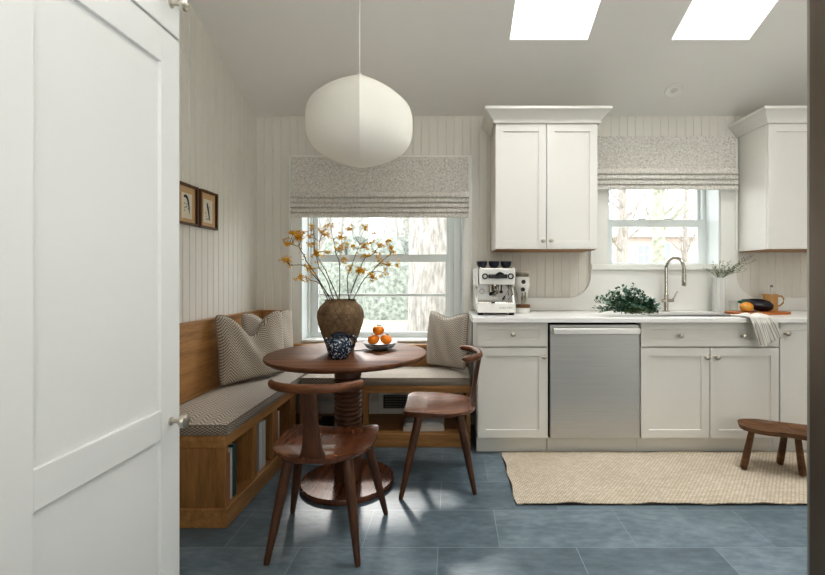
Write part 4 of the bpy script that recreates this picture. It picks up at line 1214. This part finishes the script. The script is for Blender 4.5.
MB().lathe([(0, 0), (.048, 0), (.05, .004), (.05, .12), (.053, .135), (.049, .135), (.046, .12), (.046, .008), (0, .008)], 40, (JX, JY, ZT), cap=False).obj('body', m_tan, jg)
MB().tube([(JX-.043, JY, ZT+.117), (JX-.058, JY-.004, ZT+.129), (JX-.068, JY-.006, ZT+.136)], [.013, .01, .004], 10).obj('spout', m_tan, jg)
MB().tube([(JX+.048, JY, ZT+.118), (JX+.085, JY-.002, ZT+.122), (JX+.104, JY-.003, ZT+.10), (JX+.098, JY-.003, ZT+.068), (JX+.075, JY-.002, ZT+.048), (JX+.048, JY, ZT+.04)], .006, 10).obj('handle', m_tan, jg)
bh = thing('brush', 'white handled brush standing in the tan pitcher', 'brush', (JX+.01, JY, ZT+.01))
MB().tube([(JX+.004, JY, ZT+.012), (JX+.012, JY, ZT+.17), (JX+.012, JY, ZT+.188)], [.008, .011, .007], 12).obj('handle', m_white_gloss, bh)
MB().lathe([(0, .189), (.009, .189), (.011, .198), (.007, .206), (0, .207)], 16, (JX+.012, JY, ZT), cap=False).obj('tip', M('grey_tip', '#8b8880', .5), bh)

# striped tea towel draped over the edge
def towel_mat():
    m, nt, b = new_mat('striped_linen')
    v = coords(nt, out='UV'); sp = node(nt, 'ShaderNodeSeparateXYZ'); nt.links.new(v, sp.inputs[0])
    p = node(nt, 'ShaderNodeMath', operation='PINGPONG'); p.inputs[1].default_value = .011; nt.links.new(sp.outputs['X'], p.inputs[0])
    d = node(nt, 'ShaderNodeMath', operation='DIVIDE'); d.inputs[1].default_value = .011; nt.links.new(p.outputs[0], d.inputs[0])
    nt.links.new(ramp(nt, d.outputs[0], [(.18, lin('#a5a098')), (.34, lin('#dfdcd5'))]), b.inputs['Base Color'])
    b.inputs['Roughness'].default_value = .95; b.inputs['Specular IOR Level'].default_value = .1
    bump(nt, b, noise(nt, v, 300, 2), .2, .002)
    return m
tw = thing('tea_towel', 'striped linen tea towel hanging over the countertop edge above the sink cabinet', 'towel', (2.1, 2.93, ZT))
mb = MB()
def towel(side):
    def fn(u, v):
        # v: along the cloth from the back on the counter to the hem, u: across
        s = v*.40
        fold = .011*math.sin(u*PI*5.2+.6)+.006*math.sin(u*PI*9+2+3*v)
        top = .19
        L1, L2 = (2.035, 2.195)
        if s < top:
            q = s/top; y = 3.095-(.195)*q; z = ZT+.006+.012*abs(math.sin(u*PI*3+.4))*(.4+.6*q)+ (0.02*math.exp(-((q-.75)/.3)**2)*abs(math.sin(u*7)))
            x = 1.925+u*(.12+.03*q)
            if q > .93: z = ZT+.012+.006*abs(math.sin(u*PI*3))
        else:
            q = (s-top)/(.40-top)
            hem = .165 - .035*smoothstep(.5, .7, u) + .02*math.exp(-((u-.25)/.2)**2) - .02*(u < .02)
            y = 2.892-.012*min(1, q*4) + fold*min(1, q*2.5)-.012
            z = ZT+.010 - hem*q*1.02
            x = 1.925+u*.15 + .06*q*u + .05*q*(1-u)
        return (x, y, z + side)
    return fn
mb.grid(towel(0), 40, 40, lambda u, v: (u*.32, v*.42))
o = mb.obj('cloth', towel_mat(), tw, recalc=False, angle=180)
q = o.modifiers.new('solid', 'SOLIDIFY'); q.thickness = .003; q.offset = 1

# ------------------------------------------------------------------ rug
def rug_mat():
    m, nt, b = new_mat('braided_jute')
    v = coords(nt)
    br = node(nt, 'ShaderNodeTexBrick', offset=.5)
    br.inputs['Scale'].default_value = 1; br.inputs['Brick Width'].default_value = .022; br.inputs['Row Height'].default_value = .014
    br.inputs['Mortar Size'].default_value = .0022; br.inputs['Mortar Smooth'].default_value = .6
    br.inputs['Color1'].default_value = lin('#d3c7b4'); br.inputs['Color2'].default_value = lin('#e4dacb'); br.inputs['Mortar'].default_value = lin('#a99a83')
    nt.links.new(v, br.inputs['Vector'])
    n = noise(nt, v, 3, 5)
    cm = node(nt, 'ShaderNodeMix', data_type='RGBA', blend_type='MULTIPLY'); cm.inputs['Factor'].default_value = 1
    nt.links.new(br.outputs['Color'], cm.inputs['A']); nt.links.new(ramp(nt, n, [(.3, (.88, .86, .84, 1)), (.7, (1, 1, 1, 1))]), cm.inputs['B'])
    nt.links.new(cm.outputs['Result'], b.inputs['Base Color']); b.inputs['Roughness'].default_value = .95; b.inputs['Specular IOR Level'].default_value = .1
    inv = node(nt, 'ShaderNodeMath', operation='SUBTRACT'); inv.inputs[0].default_value = 1; nt.links.new(br.outputs['Fac'], inv.inputs[1])
    bump(nt, b, inv.outputs[0], .6, .006)
    return m
rg_ = thing('rug', 'natural braided jute runner rug on the slate floor before the cabinets', 'rug', (1.5, 2.66, 0))
RX0, RX1, RY0, RY1 = .335, 2.75, 2.315, 2.994
def rug_pt(u, v, z):
    x = RX0+(RX1-RX0)*u; y = RY0+(RY1-RY0)*v
    y += (.006*math.sin(x*13)+.004*math.sin(x*31+1))*(1 if v in (0, 1) else .3)*(1)
    x += .006*math.sin(y*23)*(1 if u in (0, 1) else .2)
    return (x, y, z + .0015*math.sin(x*9)*math.sin(y*7))
mb = MB(); mb.grid(lambda u, v: rug_pt(u, v, .0105), 90, 30)
nb = len(mb.v); mb.grid(lambda u, v: rug_pt(u, v, .0055), 90, 30)
W = 91; loop = list(range(W)) + [j*W+90 for j in range(1, 31)] + [30*W+i for i in range(89, -1, -1)] + [j*W for j in range(29, 0, -1)]
mb.f += [(loop[i], loop[(i+1) % len(loop)], nb+loop[(i+1) % len(loop)], nb+loop[i]) for i in range(len(loop))]
mb.obj('weave', rug_mat(), rg_)
mb = MB(); e = .004; mb.grid(lambda u, v: (RX0-e+(RX1-RX0+2*e)*u, RY0-e-.003+(RY1-RY0+2*e+.006)*v, .0048), 4, 2); mb.grid(lambda u, v: (RX0-e+(RX1-RX0+2*e)*u, RY0-e-.003+(RY1-RY0+2*e+.006)*(v), .0008), 4, 2)
mb.obj('backing', m_black, rg_)

# ------------------------------------------------------------------ rustic stool
sl = thing('stool', 'low rustic wooden stool with a twice-hollowed seat standing on the rug', 'stool', (2.0, 2.665, .0185), rz=math.radians(-26))
mb = MB(); NU, NV = 64, 10
def rim(th):
    c, s_ = math.cos(th), math.sin(th)
    waist = 1-.22*math.exp(-(c/.28)**2)*(1 if s_ < 0 else .5)
    return .245*math.copysign(abs(c)**.8, c), .135*math.copysign(abs(s_)**.75, s_)*waist
def seat_top(u, v):
    x, y = rim(2*PI*u); k = v
    x *= k; y *= k
    hol = .027*(1-k**5)*(1-math.exp(-(x/.035)**2)*.8)
    return (x, y, .262-hol)
def seat_bot(u, v):
    x, y = rim(2*PI*u); k = v
    return (x*k*.97, y*k*.97, .224+.012*k**4)
mb.grid(lambda u, v: seat_top(u, v), NU, NV); n0 = len(mb.v); mb.grid(lambda u, v: seat_bot(u, v), NU, NV)
W = NU+1
mb.f += [(NV*W+i, NV*W+i+1, n0+NV*W+i+1, n0+NV*W+i) for i in range(NU)]
mb.obj('seat', m_rustic, sl, world=False, angle=55)
mi = Matrix.Rotation(math.radians(26), 3, 'Z')
for fx, fy, tx, ty in ((1.779, 2.716, 1.835, 2.72), (2.054, 2.787, 2.05, 2.735), (2.068, 2.622, 2.06, 2.655)):
    f = mi @ Vector((fx-2.0, fy-2.665, 0)); t_ = mi @ Vector((tx-2.0, ty-2.665, .235))
    MB().tube([f, f.lerp(t_, .12), f.lerp(t_, .7), t_], [.0225, .0245, .0215, .02], 8, squash=(1, .85)).obj('leg', m_rustic, sl, world=False, angle=30)

# ------------------------------------------------------------------ outside
m_lawn = M('winter_lawn', '#93947f', .95, var=.15, vs=3)
m_bark = M('pale_bark', '#8d8982', .95, var=.4, vs=8, stretch=(3, 3, .7), bmp=.4, bs=20)
m_bark2 = M('grey_bark', '#918b83', .95, var=.25, vs=8, stretch=(3, 3, .7))
m_bushes = M('winter_shrub', '#82877d', .95, var=.5, vs=7)
gz = -.45
mb = MB(); mb.grid(lambda u, v: (-30+70*u, YB+.25+60*v, gz+.9*smoothstep(.1, 1, v)+.25*smoothstep(.3, .8, u)*v), 24, 24)
structure(mb.obj('ground', m_lawn, recalc=False))
rt = random.Random(21)
def tree(name, label, x, y, r, h, group, mat, nbr, lean=0, low=.25):
    z0 = gz-.05
    t = thing(name, label, 'tree', (x, y, z0), group=group)
    P = [(x+lean*k*h*.2+rt.uniform(-.04, .04), y, z0+h*k) for k in (0, .12, .3, .5, .7, .9, 1)]
    MB().tube(P, [r*1.3, r*1.05, r, r*.85, r*.6, r*.3, r*.1], 14).obj('trunk', mat, t)
    for b in range(nbr):
        k = low+(1-low)*rt.random()*.9; p = Vector((x+lean*k*h*.2, y, z0+h*k))
        a = rt.uniform(0, 2*PI); L = h*rt.uniform(.15, .32)*(1.2-k)
        d = Vector((math.cos(a), math.sin(a)*.6, rt.uniform(.35, 1.1))).normalized()
        q = [p]; rr_ = r*.35*(1.15-k)
        for s_ in range(4):
            d = (d+Vector((rt.uniform(-.3, .3), rt.uniform(-.3, .3), rt.uniform(-.1, .3)))).normalized()
            q.append(q[-1]+d*L/4)
        mb = MB(); mb.tube(q, [rr_, rr_*.8, rr_*.55, rr_*.35, rr_*.12], 7)
        for tq in range(4):
            s0 = q[rt.randint(1, 3)]; e = (d+Vector((rt.uniform(-1, 1), rt.uniform(-1, 1), rt.uniform(-.2, .8)))).normalized()
            mb.tube([s0, s0+e*L*.25, s0+e*L*.25+(e+Vector((0, 0, .5)))*L*.18], [rr_*.35, rr_*.2, rr_*.06], 5)
        mb.obj('branch', mat, t)
    return t
tree('tree', 'broad pale tree trunk close outside the left window, at its right side', -.27, 6.4, .36, 9, None, m_bark, 3, low=.6)
tree('bare_tree', 'grey bare tree seen left in the sink window', 5.0, 13.0, .13, 9, 'bare trees outside', m_bark2, 22)
tree('bare_tree', 'leaning bare tree crossing the lower left of the sink window', 5.7, 16.0, .07, 7, 'bare trees outside', m_bark2, 18, lean=.5)
tree('bare_tree', 'ivy-mottled bare tree near the middle of the sink window', 7.0, 15.0, .2, 10, 'bare trees outside', M('ivy_bark', '#979988', .95, var=.4, vs=5), 26)
tree('bare_tree', 'slim bare tree at the right of the sink window', 9.2, 17.5, .09, 8, 'bare trees outside', m_bark2, 20)
# shrubs behind the lawn
def shrub(label, x, y, w, h, n):
    t = thing('shrub', label, 'shrub', (x, y, gz+.4), group='shrubs beyond the lawn')
    mb = MB(); nu, nv = 26, 12
    ph = [rt.uniform(0, 6) for _ in range(4)]
    def fn(u, v):
        th = 2*PI*u; f = PI*.5*v
        k = 1+.10*math.sin(5*th+ph[0]+3*f)+.08*math.sin(9*th+ph[1]-5*f)+.06*math.sin(14*th+ph[2])
        return (x+w/2*k*math.cos(th)*math.cos(f)**.6, y+.8*k*math.sin(th)*math.cos(f)**.6, gz-.15+(h+.3)*k*math.sin(f))
    mb.grid(fn, nu, nv); mb.obj('foliage', m_bushes, t, recalc=False)
    mb = MB()
    for k in range(5): mb.tube([(x+rt.uniform(-.1, .1), y, gz+.2), (x+rt.uniform(-w*.4, w*.4), y-.2, gz+.2+h*rt.uniform(.9, 1.15))], [.03, .008], 6)
    mb.obj('stem', m_bark2, t)
for k, (x, w, h) in enumerate([(-4.7, 2.1, 2.9), (-2.1, 2.1, 2.6)]):
    shrub(['left one of the two rounded shrubs beyond the lawn outside the left window', 'rounded shrub beyond the lawn, just left of the broad pale trunk'][k], x, (19.8, 17.0)[k % 2], w+.8, h, 0)
m_thick = M('pale_thicket', '#a4a69e', .95, var=.4, vs=5)
for k, (x, w_, h) in enumerate([(-6.9, 4.2, 9.5), (-2.3, 4.2, 8.8)]):
    t = thing('tall_bush', ['left one of the two tall pale bushes far behind the shrubs outside', 'right one of the two tall pale bushes, far outside beside the broad trunk'][k], 'bush', (x, 27, gz+.4), group='tall pale bushes in the distance')
    mb = MB()
    def fn(u, v, x=x, w_=w_, h=h, k=k):
        th = 2*PI*u; f = PI*.5*v
        q = 1+.08*math.sin(7*th+k+1+4*f)+.06*math.sin(13*th-6*f)+.05*math.sin(23*th+9*f)
        return (x+w_*.42*q*math.cos(th)*math.cos(f)**.5, 27+1.2*q*math.sin(th)*math.cos(f)**.5, gz+h*q*math.sin(f))
    mb.grid(fn, 40, 20); mb.obj('foliage', m_thick, t, recalc=False)
    mb = MB()
    for j in range(7): mb.tube([(x+rt.uniform(-.2, .2), 26, gz), (x+rt.uniform(-w_*.4, w_*.4), 25.6, gz+h*rt.uniform(.8, 1.1))], [.06, .015], 6)
    mb.obj('stem', m_bark2, t)
# brick house across the way
def brick_mat():
    m, nt, b = new_mat('pink_brick')
    br = node(nt, 'ShaderNodeTexBrick'); br.inputs['Scale'].default_value = 1; br.inputs['Brick Width'].default_value = .22; br.inputs['Row Height'].default_value = .075
    br.inputs['Mortar Size'].default_value = .008; br.inputs['Color1'].default_value = lin('#bda9a1'); br.inputs['Color2'].default_value = lin('#b39e95'); br.inputs['Mortar'].default_value = lin('#beb6af')
    nt.links.new(coords(nt, rot=(PI/2, 0, 0)), br.inputs['Vector']); nt.links.new(br.outputs['Color'], b.inputs['Base Color']); b.inputs['Roughness'].default_value = .95
    return m
hs = thing('house', 'pale pink brick house across the lawn, seen through the sink window', 'house', (10, 22, gz))
hy = 22.0
MB().box(7.2, 15.5, hy, hy+7, gz, 3.1).obj('wall', brick_mat(), hs, smooth=False)
MB().prism([(7.0, 3.1), (15.7, 3.1), (15.0, 4.6), (7.7, 4.6)], 'y', hy-.3, hy+7.2).obj('roof', M('grey_roof', '#cccac8', .9), hs, smooth=False)
m_win = M('house_window_glass', '#858b8e', .2); m_shut = M('green_grey_shutter', '#8fa69f', .7)
for xw in (9.45, 12.6):
    f = MB(); rect_frame(f, xw-.35, xw+.35, 1.75, 2.75, .07, .07, .07, .07, hy-.06, hy-.005); f.box(xw-.02, xw+.02, hy-.05, hy-.005, 1.82, 2.68); f.box(xw-.28, xw+.28, hy-.05, hy-.005, 2.23, 2.27)
    fo = f.obj('window', m_trim, hs)
    MB().box(xw-.28, xw+.28, hy-.03, hy-.006, 1.82, 2.68).obj('pane', m_win, fo, smooth=False)
for xw in (10.6, 13.3):
    MB().box(xw-.18, xw+.18, hy-.05, hy-.005, 1.7, 2.8).obj('shutter', m_shut, hs, bevel=.01)

# ------------------------------------------------------------------ light
w = bpy.data.worlds.new('overcast_sky'); scene.world = w; w.use_nodes = True
nt = w.node_tree; bg = nt.nodes['Background']
tc = nt.nodes.new('ShaderNodeTexCoord'); sp = nt.nodes.new('ShaderNodeSeparateXYZ'); nt.links.new(tc.outputs['Generated'], sp.inputs[0])
nt.links.new(ramp(nt, sp.outputs['Z'], [(0, lin('#f4f6f8')), (.25, lin('#f8faff')), (1, lin('#eaf1fb'))]), bg.inputs['Color'])
bg.inputs['Strength'].default_value = SKYS = 4.6

def area(name, loc, rot, sx, sy, power, color=(1, 1, 1), portal=False):
    l = bpy.data.lights.new(name, 'AREA'); l.shape = 'RECTANGLE'; l.size = sx; l.size_y = sy; l.energy = power; l.color = color
    if portal: l.cycles.is_portal = True
    o = bpy.data.objects.new(name, l); COL.objects.link(o); o.location = loc; o.rotation_euler = rot
    return o
area('window_portal', ((W1[0]+W1[1])/2, YB+.3, (W1[2]+W1[3])/2), (-PI/2, 0, 0), 1.3, 1.5, 1, portal=True)
area('window_portal', ((W2[0]+W2[1])/2, YB+.3, (W2[2]+W2[3])/2), (-PI/2, 0, 0), .95, 1.0, 1, portal=True)
for a, b in SKY: area('skylight_portal', ((a+b)/2, (SY0+SY1)/2, 3.7), (0, 0, 0), .7, 1.5, 1, portal=True)
area('rear_fill', (1.2, -1.85, 1.9), (PI/2, 0, 0), 3.6, 2.4, 32, (1, .995, .985))  # added soft fill from behind the camera, no fixture of the room
area('bounce_fill', (1.3, -.95, .9), (PI-.2, 0, 0), 2.0, 1.4, 72, (1, .995, .985))  # added unseen, aimed up so the ceiling brightens and bounces light back
for a, b in SKY: area('skylight_fill', ((a+b)/2, (SY0+SY1)/2, 3.75), (0, 0, 0), .8, 1.6, 78)  # added over each skylight to boost the daylight coming down the shaft
sun = bpy.data.lights.new('sun', 'SUN'); sun.energy = 1.8; sun.angle = math.radians(4); sun.color = (1, .96, .9)
so = bpy.data.objects.new('sun', sun); COL.objects.link(so); so.rotation_euler = Vector((.3, -1.5, -1.2)).to_track_quat('-Z', 'Y').to_euler()

# ------------------------------------------------------------------ camera
cam = bpy.data.cameras.new('camera'); cam.sensor_width = 36; cam.lens = 445/825*36
cam.shift_x = -39.5/825; cam.shift_y = -11.5/825; cam.clip_start = .05; cam.clip_end = 200
co = bpy.data.objects.new('camera', cam); COL.objects.link(co); co.location = (0, 0, 1.19); co.rotation_euler = (PI/2, 0, 0)
scene.camera = co
scene.view_settings.view_transform = 'Standard'
scene.view_settings.look = 'Medium High Contrast'
scene.view_settings.exposure = .0
scene.cycles.max_bounces = 10; scene.cycles.diffuse_bounces = 6; scene.cycles.transparent_max_bounces = 12
